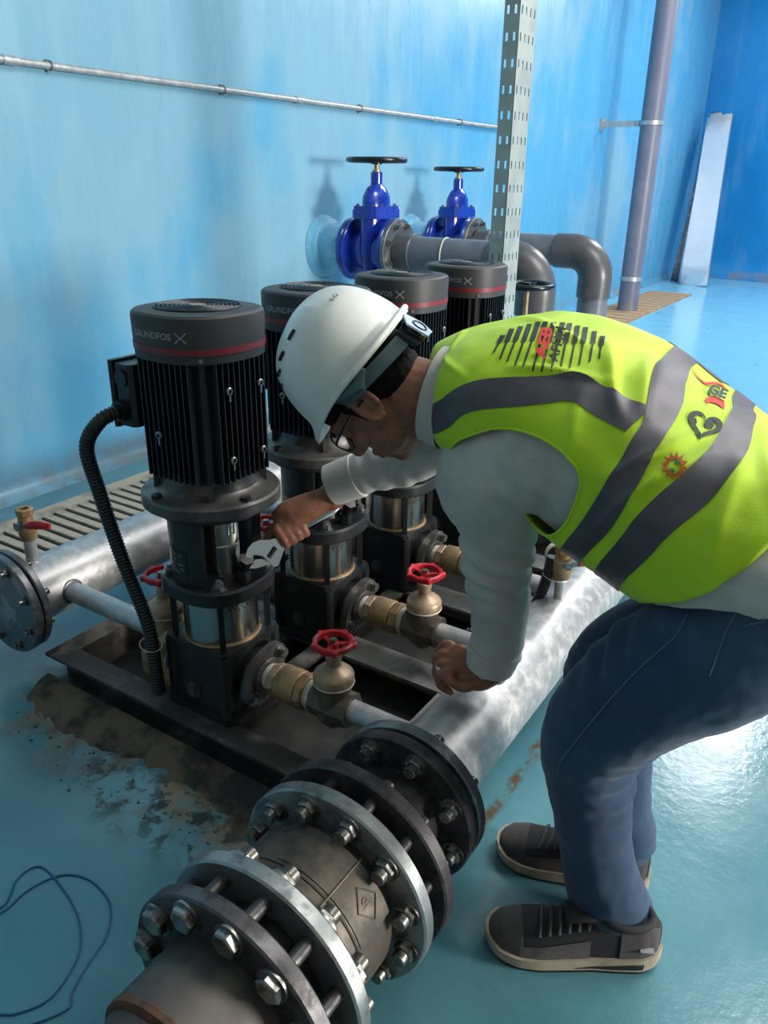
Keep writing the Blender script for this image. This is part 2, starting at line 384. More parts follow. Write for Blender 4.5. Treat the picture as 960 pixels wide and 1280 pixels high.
# left wall with a coved foot
cove = [(WX+.07-.07*math.sin(a), .07-.07*math.cos(a)) for a in np.linspace(0, PI/2, 6)]
P = [[(x, y, z) for y in (-4, 11.6)] for x, z in cove+[(WX, 3.9)]]
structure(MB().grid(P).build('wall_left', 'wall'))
fa, fb = np.array([-1.72, 11.2]), np.array([7., 9.9]); fd = (fb-fa)/np.linalg.norm(fb-fa); fn_ = np.array([fd[1], -fd[0]])
P = [[(*(p+fn_*(.25-.25*math.sin(a))), .25-.25*math.cos(a)) for p in (fa-fd*.05, fb)] for a in np.linspace(0, PI/2, 8)]
P += [[(*p, 3.9) for p in (fa-fd*.05, fb)]]
structure(MB().grid(P).build('wall_far', 'wall_far'))
shell('wall_near', 'grey_wall', [(-2, -4, 0), (7, -4, 0), (7, -4, 3.9), (-2, -4, 3.9)])
shell('ceiling', 'white', [(-2, -4, 3.9), (7, -4, 3.9), (7, 13, 3.9), (-2, 13, 3.9)])
# right wall with a doorway
b = MB()
for (y0, y1, z0, z1) in ((-4, .6, 0, 3.9), (2.9, 13, 0, 3.9), (.6, 2.9, 2.6, 3.9)):
    b.box((7.1, (y0+y1)/2, (z0+z1)/2), (.2, y1-y0, z1-z0))
structure(b.build('wall_right', 'grey_wall', None, False))

# drain channel covers along the wall
def grate(label, y0, y1, m, pitch, gap, x0, x1, rail):
    g = thing('drain_grate', label, 'drain grate', ((x0+x1)/2, y0, 0))
    MB().box(((x0+x1)/2, (y0+y1)/2, .001), (x1-x0-.01, y1-y0-.01, .002)).build('trench', 'dark', g, False)
    MB().box((x0+rail/2, (y0+y1)/2, .006), (rail, y1-y0, .012)).build('rail', m, g, False)
    MB().box((x1-rail/2, (y0+y1)/2, .006), (rail, y1-y0, .012)).build('rail', m, g, False)
    me = MB().box((0, 0, 0), (x1-x0-2*rail, pitch-gap, .011), bev=.004).mesh('slat', smooth=False)
    n = int((y1-y0)/pitch)
    for i in range(n):
        link('slat', me, m, g, None, ((x0+x1)/2, y0+(i+.5)*pitch, .0058+random.uniform(-.0008, .0004)))
grate('beige slotted drain cover running along the foot of the left wall', -.45, 5.9, 'grate', .0525, .02, -1.5, -1.02, .07)
grate('brown boarded drain cover at the far end below the tall grey pipe', 5.92, 8.85, 'grate_brown', .195, .012, -1.48, -1.0, .03)

# galvanised conduit across the wall
c = thing('wall_conduit', 'thin galvanised conduit pipe running level across the light blue wall', 'conduit', (WX+.02, 2, 1.565))
MB().cyl((WX+.022, -.3, 1.565), (WX+.022, 4.86, 1.565), .0125, n=16).build('tube', 'galv', c)
me = MB().torus((0, 0, 0), (0, 1, 0), .0145, .003, 20, 8).box((-.012, 0, 0), (.014, .016, .04)).mesh('clip')
for y in (1.0, 1.9, 3.0, 4.2): link('clip', me, 'galv_dark', c, None, (WX+.022, y, 1.565))
me = MB().cyl((0, -.03, 0), (0, .03, 0), .0155, n=16).mesh('coupling')
for y in (.84, 2.45, 3.85): link('coupling', me, 'galv', c, None, (WX+.022, y, 1.565))

# tall grey pipe near the far end with bracket
PX, PY = -1.24, 7.12
t = thing('tall_pipe', 'tall grey plastic pipe standing by the wall near the far corner', 'pipe', (PX, PY, 0))
MB().cyl((PX, PY, 0), (PX, PY, 3.8), .1, n=32).build('tube', 'pipe_purple', t)
MB().cyl((PX, PY, .3), (PX, PY, .34), .106, n=32).build('clamp', 'galv', t)
bk = MB().cyl((PX, PY, 1.7), (PX, PY, 1.735), .106, n=32); bk.build('clamp', 'galv', t)
b = MB().box((WX+.19, PY, 1.717), (.36, .04, .05)); b.box((WX+.01, PY, 1.717), (.02, .09, .11)); b.build('bracket_arm', 'galv', t, False)

# loose sheet-metal trays leaning in the corner
def tray(label, foot, top, w, m='sheet'):
    foot = V3(foot); top = V3(top); ax = (top-foot); L = ax.length; ax.normalize()
    x = Vector((1, -.15, 0)); x = (x-ax*x.dot(ax)).normalized(); y = ax.cross(x)
    o = thing('sheet_metal_tray', label, 'metal sheet', foot, 'sheet metal in the corner')
    P = []
    for i in range(9):
        f = i/8; ww = w*(1-.12*f); d = .012*math.sin(7*f)+.006*math.sin(17*f); p = foot+ax*(L*f)
        P.append([p-x*ww/2+y*.06, p-x*ww/2+y*(.0), p-x*ww/6+y*(d*.4), p+x*ww/6-y*(d*.4), p+x*ww/2, p+x*ww/2+y*.05])
    so = MB().grid(P).build('panel', m, o); so.modifiers.new('t', 'SOLIDIFY').thickness = .003
    return o
tray('wide crinkled galvanised sheet tray leaning in the far corner', (-1.20, 9.75, 0), (-1.36, 10.45, 2.0), .34)
tray('narrow folded galvanised sheet behind the wide tray in the corner', (-1.36, 9.95, 0), (-1.46, 10.66, 2.04), .16)
tray('dark edged upturned sheet at the back of the corner stack', (-1.53, 10.14, 0), (-1.50, 10.86, 2.07), .10, 'galv_dark')

# slotted channel post
pt = thing('slotted_post', 'upright slotted galvanised channel post rising behind the far pumps', 'post', (-.23, 1.8, 0))
def slotted(o, ex, n, w, cols, pitch, z0, z1, sw, sh, mname, pname):   # strip face with real slots, cut as a grid
    ex = V3(ex).normalized(); th = V3(n)*.002; b = MB(); xs = [0]
    for i in range(cols): cx = w*(i+.5)/cols+.0; xs += [cx-sw/2, cx+sw/2]
    xs.append(w); zs = [z0]; z = z0+pitch/2
    while z < z1-pitch/2: zs += [z-sh/2, z+sh/2]; z += pitch
    zs.append(z1)
    for q in (0, 1):
        P = [[V3(o)+ex*a+Vector((0, 0, zz))+th*q for a in xs] for zz in zs]
        b.grid(P, keep=lambda i, j: not (i % 2 == 1 and j % 2 == 1))
    # slot edges
    for i in range(1, len(zs)-1, 2):
        for j in range(1, len(xs)-1, 2):
            c4 = [V3(o)+ex*a+Vector((0, 0, zz)) for a, zz in ((xs[j], zs[i]), (xs[j+1], zs[i]), (xs[j+1], zs[i+1]), (xs[j], zs[i+1]))]
            b.add(c4+[p+th for p in c4], [(k, (k+1) % 4, 4+(k+1) % 4, 4+k) for k in range(4)])
    return b.build(pname, mname, pt, False)
slotted((-.262, 1.79, 0), (1, 0, 0), (0, -1, 0), .056, 2, .081, 0, 3.6, .009, .026, 'post', 'side_flange')
slotted((-.206, 1.79, 0), (0, 1, 0), (1, 0, 0), .14, 4, .081, 0, 3.6, .008, .026, 'post', 'web')
slotted((-.262, 1.93, 0), (1, 0, 0), (0, 1, 0), .056, 2, .081, 0, 3.6, .009, .026, 'post', 'side_flange')
MB().box((-.232, 1.86, .006), (.2, .24, .012)).build('foot_plate', 'post', pt, False)

# ------------------------------------------------------------------ blue gate valves on the wall pipes
def blue_valve(label, cx, cy, cz, wz, k=1.):
    t = thing('gate_valve', label, 'gate valve', (cx, cy, cz-.16*k), 'blue valves on the wall pipes')
    b = MB()
    for s in (-1, 1): b.ring((cx+s*.115*k-.011, cy, cz), (cx+s*.115*k+.011, cy, cz), .165*k, .05, 40, .003)
    b.cyl((cx-.11*k, cy, cz), (cx+.11*k, cy, cz), .105*k, n=32)
    b.tube([(cx, cy, cz-.13*k), (cx, cy, cz), (cx, cy, cz+.17*k)], [.09*k, .125*k, .11*k], 24, True, [.05*k, .07*k, .065*k], (0, 1, 0))
    b.build('body', 'blue', t)
    b = MB().box((cx, cy, cz+.185*k), (.15*k, .27*k, .045*k), bev=.02)
    b.box((cx, cy, cz+.215*k), (.14*k, .26*k, .02*k), bev=.02); b.build('bonnet_flange', 'blue', t)
    b = MB().tube([(cx, cy, cz+.22*k), (cx, cy, cz+.27*k), (cx, cy, cz+.31*k), (cx, cy, cz+.335*k)], [.1*k, .096*k, .07*k, .03*k], 24, True, [.062*k, .06*k, .045*k, .028*k], (0, 1, 0))
    b.cyl((cx, cy, cz+.32*k), (cx, cy, cz+.39*k), .031*k, n=20, bev=.004); b.build('bonnet', 'blue', t)
    b = MB()
    for sx in (-1, 1):
        for sy in (-.9, -.3, .3, .9): b.cyl((cx+sx*.052*k, cy+sy*.11*k, cz+.2*k), (cx+sx*.052*k, cy+sy*.11*k, cz+.235*k), .009*k, n=6)
    b.build('bonnet_bolts', 'zinc', t)
    MB().cyl((cx, cy, cz+.38*k), (cx, cy, wz+.01), .013*k, n=12).cyl((cx, cy, cz+.385*k), (cx, cy, cz+.40*k), .022*k, n=12).build('stem', 'brass', t)
    h = MB().torus((cx, cy, wz), (0, 0, 1), .148*k, .014*k, 40, 10).cyl((cx, cy, wz-.02), (cx, cy, wz+.012), .028*k, n=16)
    for i in range(4):
        a = i*PI/2+.5; h.tube([(cx+.02*math.cos(a), cy+.02*math.sin(a), wz-.008), (cx+.147*k*math.cos(a), cy+.147*k*math.sin(a), wz)], .009*k, 8)
    h.build('handwheel', 'wheel_black', t)
    # pipe flanges either side, with bolts
    for s in (-1, 1):
        f = MB().ring((cx+s*.128*k, cy, cz), (cx+s*.155*k, cy, cz), .165*k, .09*k, 40, .003); f.build('backing_flange', 'galv_dark' if s > 0 else 'blue', t)
    bm_ = MB().cyl((0, 0, 0), (.014, 0, 0), .017*k, n=6).cyl((.01, 0, 0), (.026, 0, 0), .01*k, n=10).mesh('bolt', ang=30)
    for s in (-1, 1):
        for i in range(8):
            a = (i+.5)*PI/4; o = link('bolt', bm_, 'zinc', t, None, (cx+s*.155*k, cy+.135*k*math.cos(a), cz+.135*k*math.sin(a)))
            if s < 0: o.rotation_euler = (0, 0, PI)
    # wall stub, same paint as the wall
    MB().lathe((WX-.01, cy, cz), (1, 0, 0), [(.17*k, .012), (.15*k, .06), (.125*k, .07), (.118*k, cx-.155*k-WX+.01)], 32).build('wall_stub', 'wallpaint_pipe', t)
    return t
def pvc_run(label, x0, cy, cz, ex, r, m, coup):
    t = thing('wall_pipe', label, 'pipe', (ex, cy, 0), 'grey pipes from the wall valves')
    MB().cyl((x0, cy, cz), (x0+.1, cy, cz), r*1.12, n=36, bev=.004).build('socket', 'pvc_dark', t)
    R = .15
    MB().cyl((x0+.06, cy, cz), (ex-R-.07, cy, cz), r, n=36).build('straight_pipe', m, t)
    pts = [(ex-R-.1, cy, cz), (ex-R-.03, cy, cz)]+[(ex-R+R*math.sin(a), cy, cz-R+R*math.cos(a)) for a in np.linspace(0, PI/2, 12)]+[(ex, cy, cz-R-.03), (ex, cy, cz-R-.1)]
    MB().tube(pts, r*1.12, 32).build('elbow', 'pvc_dark', t)
    MB().cyl((ex, cy, cz-R-.05), (ex, cy, .0), r, n=36).build('drop_pipe', m, t)
    MB().cyl((ex, cy, .36), (ex, cy, .22), r*1.12, n=36, bev=.004).build('socket', 'pvc_dark', t)
    for xx in coup: MB().torus((xx, cy, cz), (1, .12, 0), r*1.01, .004, 36, 8).build('joint_bead', 'tape', t)
blue_valve('blue gate valve with black handwheel nearest us on the wall pipe', -1.365, 2.666, .845, 1.292)
blue_valve('smaller looking blue gate valve farther along the wall pipe', -1.375, 3.6, .83, 1.264, .97)
pvc_run('thick grey pipe from the nearer blue valve with a large elbow', -1.21, 2.666, .84, -.42, .088, 'pvc', (-.93,))
pvc_run('farther thick grey pipe from the second blue valve, elbow beside the post', -1.215, 3.6, .825, -.44, .088, 'pvc', (-.62,))
# a third, small valve behind the post
t = thing('gate_valve', 'black handwheel of a valve half hidden behind the slotted post', 'gate valve', (-.12, 2.12, 0))
hx, hy, hz = -.235, 2.12, .797
h = MB().torus((hx, hy, hz), (0, 0, 1), .105, .012, 36, 10).cyl((hx, hy, hz-.02), (hx, hy, hz+.012), .022, n=14)
for i in range(4): a = i*PI/2; h.tube([(hx, hy, hz-.006), (hx+.1*math.cos(a), hy+.1*math.sin(a), hz)], .007, 8)
h.build('handwheel', 'wheel_black', t)
MB().cyl((hx, hy, .62), (hx, hy, hz), .011, n=12).build('stem', 'brass', t)
MB().cyl((hx, hy, 0), (hx, hy, .33), .045, n=28).build('riser_pipe', 'pvc', t)
b = MB().ring((hx, hy, .33), (hx, hy, .35), .085, .03, 32, .003).cyl((hx, hy, .35), (hx, hy, .42), .055, n=24).box((hx, hy, .47), (.09, .14, .10), bev=.02).box((hx, hy, .53), (.11, .16, .025), bev=.02)
b.tube([(hx, hy, .54), (hx, hy, .58), (hx, hy, .62), (hx, hy, .66)], [.055, .05, .03, .02], 20); b.build('body', 'blue', t, ang=30)

# ------------------------------------------------------------------ skid
sk = thing('pump_skid', 'black steel channel frame on the floor carrying the row of pumps', 'skid frame', (0, .5, 0))
def channel(p, q, w, h, out, name='channel_beam', m='skid', th=.008):    # C section, open side towards out
    p = V3(p); q = V3(q); a = (q-p); u = a.normalized(); o = V3(out).normalized(); z = Vector((0, 0, 1))
    prof = [(0, 0), (w, 0), (w, th), (th, th), (th, h-th), (w, h-th), (w, h), (0, h)]
    return MB().prism([p+o*a_-o*w/2+z*b_ for a_, b_ in prof], a).build(name, m, sk, False)
channel((-.49, -.105, .0), (.47, -.105, .0), .06, .10, (0, -1, 0))
for yy in (.27, .635, 1.0): channel((-.44, yy+.05, .0), (.45, yy+.05, .0), .09, .10, (0, -1, 0), m='skid_grey')
channel((-.44, 1.32, .0), (.47, 1.32, .0), .06, .10, (0, 1, 0))
channel((-.465, -.075, .0), (-.465, 1.3, .0), .06, .098, (-1, 0, 0), m='skid_dusty')
channel((.435, -.075, .0), (.435, 1.3, .0), .06, .098, (1, 0, 0), m='skid_grey')
channel((-.06, -.075, .0), (-.06, 1.3, .0), .05, .097, (-1, 0, 0), name='pump_rail')
channel((.06, -.075, .0), (.06, 1.3, .0), .05, .097, (1, 0, 0), name='pump_rail')
MB().box((-.02, .61, .010), (.82, 1.37, .012)).build('dark_base_sheet', 'base_black', sk, False)  # dark flat sheet added to blacken the floor inside the frame
b = MB(); b.cyl((.437, .235, .0975), (.437, .235, .1012), .012, n=14); b.build('bolt_hole', 'dark', sk)
tag(MB().box((-.19, .02, .0785), (.11, .12, .124), bev=.004).build('wood_block', 'wood'), 'tan timber block wedged behind the first pump beside its conduit', 'wood block')
tag(MB().box((-.36, .14, .0775), (.1, .1, .122), bev=.004).build('steel_box', 'skid_dusty'), 'dusty square box section standing inside the left end of the skid', 'box section')
# rough mortar bedding squeezed out below the front beam
rng = random.Random(3); P = []
for i in range(61):
    f = i/60; x = -.50+1.0*f; w = .06+.02*math.sin(9*f)+.02*f+rng.uniform(-.010, .010)
    P.append([(x, -.13, .0), (x, -.13, .034), (x, -.14-w*.35, .026+rng.uniform(-.006, .006)), (x, -.14-w*.75, .010+rng.uniform(-.003, .004)), (x, -.14-w*1.05, .0)])
o = tag(MB().grid(P).build('mortar_bed', 'concrete'), 'rough brown mortar bedding under the front beam of the skid', 'mortar')
o['kind'] = 'stuff'
P = MB()
for i in range(150):
    x = rng.uniform(-.48, .34); y = -.16-abs(rng.gauss(0, .09)); r = rng.uniform(.001, .0038)
    P.ball((x, y, r*.3), (r*rng.uniform(.8, 1.8), r, r*.5), n=6, m=4)
o = tag(P.build('dirt_crumbs', 'concrete', None, False), 'scattered crumbs of dried mud on the teal floor before the skid', 'dirt'); o['kind'] = 'stuff'

# ------------------------------------------------------------------ pumps
def sq(t, R, n=3.2):                                # rounded-square radius at angle t
    c, s = abs(math.cos(t)), abs(math.sin(t)); return R/((c**n+s**n)**(1/n))
def sqlathe(prof, n=64, ex=3.2):
    b = MB(); vs = []
    for R, z in prof:
        for i in range(n):
            t = 2*PI*i/n; r = sq(t, R, ex); vs.append((r*math.cos(t), r*math.sin(t), z))
    fs = [(j*n+i, j*n+(i+1) % n, (j+1)*n+(i+1) % n, (j+1)*n+i) for j in range(len(prof)-1) for i in range(n)]
    fs += [tuple(range(n))[::-1], tuple(range((len(prof)-1)*n, len(prof)*n))]
    return b.add(vs, fs)
def make_pump(label):
    t = thing('vertical_pump', label, 'pump', (0, 0, .1), 'row of vertical pumps on the skid')
    # base casting
    b = MB(); h = .084
    b.box((0, 0, .19), (2*h, 2*h, .17), bev=.012)
    b.box((0, 0, .108), (.215, .19, .016), bev=.02); b.box((0, 0, .14), (.185, .15, .06), bev=.012)
    b.box((0, 0, .266), (2*h+.012, 2*h+.012, .016), bev=.01)
    b.cyl((-.105, 0, .197), (.105, 0, .197), .05, n=24)
    for sx, sy in ((1, -1), (1, 1), (-1, 1), (-1, -1)): b.box((sx*.078, sy*.078, .185), (.026, .026, .16), bev=.006)
    b.build('base_casting', 'pump_black', t, ang=30)
    MB().cyl((-.012, -h, .155), (-.012, -h-.006, .155), .018, n=20).cyl((-.012, -h-.006, .155), (-.012, -h-.014, .155), .0115, n=6).build('drain_plug', 'motor_grey', t)
    MB().cyl((0, 0, .272), (0, 0, .395), .081, n=48).build('stainless_sleeve', 'stainless', t)
    MB().torus((0, 0, .275), (0, 0, 1), .083, .004, 48, 8).build('sleeve_seal', 'brass', t)
    # band of metal text on the sleeve
    vs, fs = text_polys('W.\u00b7.W', .026, .015)
    b = MB(); b.add([(.0815*math.cos(x/.0815-.2), .0815*math.sin(x/.0815-.2), .362+y) for x, y in vs], fs); b.build('sleeve_lettering', 'ink_dark', t, False)
    # tie bars
    for k in range(4):
        a = PI/4+k*PI/2; p = (.1*math.cos(a), .1*math.sin(a))
        MB().box((*p, .335), (.013, .012, .13), (math.cos(a), math.sin(a), 0), (-math.sin(a), math.cos(a), 0)).build('tie_bar', 'black_plastic' if k in (3, 1) else 'motor_black', t, False)
    # pump head plate and bolts
    b = sqlathe([(.108, .388), (.112, .392), (.112, .418), (.108, .423)], 64, 2.5); b.build('pump_head', 'pump_black', t, ang=25)
    me = MB().cyl((0, 0, 0), (0, 0, .003), .0165, n=20).cyl((0, 0, .003), (0, 0, .017), .0115, n=6).cyl((0, 0, .017), (0, 0, .022), .0065, n=12).mesh('bolt', ang=30)
    for k in range(4):
        a = PI/4+k*PI/2; link('bolt', me, 'zinc', t, None, (.1*math.cos(a), .1*math.sin(a), .421))
    # motor stool: side webs, opening with stainless guards
    def arc(a0, a1, r0, r1, z0, z1, n=14):
        q = MB(); A = np.linspace(a0, a1, n)
        P = [[(r*math.cos(a), r*math.sin(a), z) for r, z in ((r0, z0), (r1, z0), (r1, z1), (r0, z1), (r0, z0))] for a in A]
        q.grid(P); k = len(q.v); q.f += [(0, 1, 2, 3), (k-5, k-4, k-3, k-2)]; return q
    b = MB()
    for c in (-PI/2-.12, PI/2-.12):
        q = arc(c-.62, c+.62, .078, .096, .42, .592); b.add(q.v, q.f)
    b.ring((0, 0, .573), (0, 0, .592), .118, .05, 48, .003)
    b.build('motor_stool', 'pump_black', t, ang=30)
    arc(-PI/2-.55, -PI/2+.12, .0955, .0975, .44, .50, 10).build('name_plate', 'plate', t)
    b = MB()
    for r_, (yy, ln) in enumerate(((.487, .045), (.477, .03), (.467, .05), (.457, .05), (.449, .036))):
        for j in range(int(ln/.004)):
            if random.random() < .75:
                a = -PI/2-.46+j*.004/.098; b.add([(.0978*math.cos(a+d), .0978*math.sin(a+d), yy+e) for d, e in ((0, 0), (.026, 0), (.026, .0035), (0, .0035))], [(0, 1, 2, 3)])
    b.build('plate_lettering', 'ink', t, False)['kind'] = 'stuff'
    for k, c in enumerate((-.42, PI-.42)):
        arc(c-.36, c+.36, .070, .072, .436, .572).build('coupling_guard', 'stainless', t)
        b = MB(); P = lambda a, z: (.0735*math.cos(a), .0735*math.sin(a), z)
        if k == 0:
            for (a0, z0, a1, z1) in ((.02, .53, .02, .555), (.02, .555, .2, .555), (.2, .555, .2, .53), (.2, .53, .02, .53)): b.tube([P(c+a0, z0), P(c+(a0+a1)/2, (z0+z1)/2), P(c+a1, z1)], .0014, 6)
            b.tube([P(c-.34+.068*i, .505) for i in range(11)], .0012, 6)
        else: b.tube([P(c-.34+.068*i, .505) for i in range(11)], .0012, 6)
        b.build('guard_edge', 'chrome', t)
    MB().cyl((0, 0, .42), (0, 0, .575), .03, n=20).build('shaft_coupling', 'motor_grey', t)
    b = MB().cyl((.086, -.012, .424), (.086, -.012, .448), .0155, n=6).cyl((.086, -.012, .448), (.098, -.016, .472), .0125, n=14, bev=.002).cyl((.098, -.016, .472), (.104, -.018, .482), .016, n=6)
    b.build('vent_plug', 'black_plastic', t, ang=30)
    # motor flange and fins
    prof = [(.134, .588), (.141, .592), (.141, .612), (.137, .617), (.110, .622), (.100, .630), (.095, .645), (.097, .668)]
    MB().lathe((0, 0, 0), (0, 0, 1), prof, 64).build('motor_flange', 'motor_grey', t, ang=30)
    for k in range(4):
        a = PI/4+k*PI/2; MB().box((.104*math.cos(a), .104*math.sin(a), .637), (.018, .012, .036), (math.cos(a), math.sin(a), 0), (-math.sin(a), math.cos(a), 0)).build('flange_rib', 'motor_grey', t, False)
    me = MB().cyl((0, 0, 0), (0, 0, .009), .011, n=6).mesh('bolt', ang=30)
    for k in range(4): a = PI/4+k*PI/2+.55; link('bolt', me, 'motor_black', t, None, (.124*math.cos(a), .124*math.sin(a), .617))
    b = sqlathe([(.082, .652), (.084, .66), (.084, .9), (.08, .9)], 64, 3.4)
    b.build('motor_body', 'motor_black', t)
    b = MB(); H = .238; z = .655+H/2
    for k in range(4):
        ex = Vector((math.cos(k*PI/2), math.sin(k*PI/2), 0)); ey = Vector((-ex.y, ex.x, 0))
        for i in range(10):
            s_ = -.064+.128*i/9; dep = .103-.10*max(0, abs(s_)-.045)
            b.box(ex*(.078+dep)/2+ey*s_+Vector((0, 0, z)), (dep-.078, .003, H), ex, ey)
    b.build('cooling_fins', 'motor_black', t, False)['kind'] = 'stuff'
    for k in range(4):
        a = PI/4+k*PI/2
        MB().box((.099*math.cos(a), .099*math.sin(a), z), (.032, .028, H), (math.cos(a), math.sin(a), 0), (-math.sin(a), math.cos(a), 0), bev=.009).build('corner_post', 'motor_black', t)
    me = MB().ring((0, -.003, 0), (0, .003, 0), .008, .0035, 16, .001).box((0, 0, -.012), (.004, .004, .014)).mesh('fin_clip', ang=30)
    for (x, y, zz, rz) in ((-.02, -.106, .745, 0), (.106, -.04, .835, PI/2), (.106, .046, .835, PI/2), (.106, -.04, .70, PI/2), (.106, .046, .70, PI/2)):
        link('fin_clip', me, 'zinc', t, None, (x, y, zz)).rotation_euler = (0, 0, rz)
    # fan cover, rounded square
    prof = [(.1135, .889), (.1138, .891), (.1148, .912), (.1158, .962), (.1146, .9695), (.110, .9735), (.085, .976)]
    sqlathe(prof, 96, 2.5).build('fan_cover', 'cover_black', t, ang=30)
    b = MB()
    P = [[(sq(a, .1149+d, 2.5)*math.cos(a), sq(a, .1149+d, 2.5)*math.sin(a), zz) for a in np.linspace(0, 2*PI, 97)[:-1]] for zz, d in ((.905, .0), (.905, .0008), (.917, .0010), (.917, 0))]
    b.grid(P, wrap=True).build('red_band', 'ink_red', t)
    b = MB()
    for i in range(9): b.torus((0, 0, .9775), (0, 0, 1), .016+.008*i, .0017, 48, 6)
    for i in range(36):
        a = i*2*PI/36+.04; b.box((.05*math.cos(a), .05*math.sin(a), .9768), (.064, .0016, .002), (math.cos(a), math.sin(a), 0), (-math.sin(a), math.cos(a), 0))
    b.build('fan_grille', 'motor_black', t)
    MB().cyl((0, 0, .9755), (0, 0, .9764), .0825, n=48).build('grille_floor', 'dark', t)
    MB().cyl((0, 0, .977), (0, 0, .9792), .015, n=24).build('centre_sticker', 'brass_cap', t)
    # lettering wrapped onto the cover
    def wrap(x, y, dx, dz, off=.0009):
        a = x+dx; R = .1153+off; yy = -R*max(0, 1-abs(a/R)**2.5)**(1/2.5); return (a, yy, .937+y+dz)
    vs, fs = text_polys('GRUNDFOS', .0185, .018)
    b = MB().add([wrap(x*1.0, y*.9, -.006, 0) for x, y in vs], fs)
    for q in (-1, 1):                               # crossed-blade emblem
        L_ = [(q*(-.0095+.019*f), -.0095+.019*f+.0010*math.sin(2*PI*f)) for f in np.linspace(0, 1, 9)]
        for (x0, y0), (x1, y1) in zip(L_[:-1], L_[1:]): b.add([wrap(x0-.0016, y0, .0605, 0), wrap(x0+.0016, y0, .0605, 0), wrap(x1+.0016, y1, .0605, 0), wrap(x1-.0016, y1, .0605, 0)], [(0, 1, 2, 3)])
    b.build('cover_lettering', 'ink', t, False)
    MB().cyl((.084, -.084, .897), (.088, -.088, .897), .004, n=12).build('cover_screw', 'zinc', t)
    # terminal box on the left
    b = MB().box((-.135, -.03, .80), (.05, .11, .125), bev=.008); b.box((-.165, -.03, .80), (.012, .12, .135), bev=.004); b.cyl((-.14, -.085, .77), (-.14, -.10, .77), .021, n=20)
    b.build('terminal_box', 'pump_black', t); MB().cyl((-.135, -.085, .835), (-.135, -.090, .835), .017, n=20).build('blanking_plug', 'motor_black', t)
    # oval discharge and suction flanges
    for s_ in (1, -1):
        poly = []
        ux, uz = math.cos(.85), math.sin(.85)       # long axis in the y-z plane
        for i in range(40):
            a = 2*PI*i/40; l = .088*math.cos(a); w = .054*math.sin(a)*(1-.25*abs(math.cos(a))); poly.append((s_*.105, l*ux*1.0-w*uz, .197+l*uz*.75+w*ux))
        MB().prism(poly, (s_*.02, 0, 0)).cyl((s_*.12, 0, .197), (s_*.135, 0, .197), .042, n=28, bev=.003).build('oval_flange', 'motor_grey', t, ang=30)
        me = MB().cyl((0, 0, 0), (s_*.004, 0, 0), .0165, n=18).cyl((s_*.004, 0, 0), (s_*.018, 0, 0), .012, n=6).mesh('bolt', ang=30)
        for q in (-1, 1): link('bolt', me, 'zinc', t, None, (s_*.125, q*.066*ux, .197+q*.05*uz))
    return t
LAB = ['black vertical pump with grey motor flange nearest us being worked with the wrench', 'second black pump from the front, partly behind the white helmet',
       'third black pump from the front, its motor rising behind the helmet', 'farthest black pump, its motor just left of the slotted post']
p0 = make_pump(LAB[0]); PUMPS = [p0]
for n in range(1, 4):
    c = copy_tree(p0); c.location.y = n*.365; c['label'] = LAB[n]; PUMPS.append(c)

# ------------------------------------------------------------------ check valves, gate valves
def check_valve(label):
    t = thing('check_valve', label, 'check valve', (.21, 0, .15), 'brass check valves on the pump outlets')
    z = .197
    MB().cyl((.133, 0, z), (.152, 0, z), .029, n=24).torus((.142, 0, z), (1, 0, 0), .029, .0016, 24, 6).torus((.15, 0, z), (1, .1, 0), .0295, .0018, 24, 6).build('taped_nipple', 'tape', t)
    MB().lathe((.148, 0, z), (1, 0, 0), [(.034, 0), (.0375, .004), (.0375, .018), (.034, .022)], 8).build('hex_end', 'brass_cap', t, ang=25)
    MB().lathe((.168, 0, z), (1, 0, 0), [(.034, 0), (.0395, .005), (.0405, .05), (.038, .056)], 36).build('body', 'brass', t)
    MB().lathe((.224, 0, z), (1, 0, 0), [(.037, 0), (.041, .004), (.041, .018), (.037, .022)], 8).build('hex_nut', 'brass', t, ang=25)
    MB().cyl((.244, 0, z), (.262, 0, z), .031, n=24).torus((.25, 0, z), (1, 0, 0), .0315, .0018, 24, 6).torus((.256, 0, z), (1, .15, 0), .032, .0018, 24, 6).build('taped_nipple', 'tape', t)
    return t
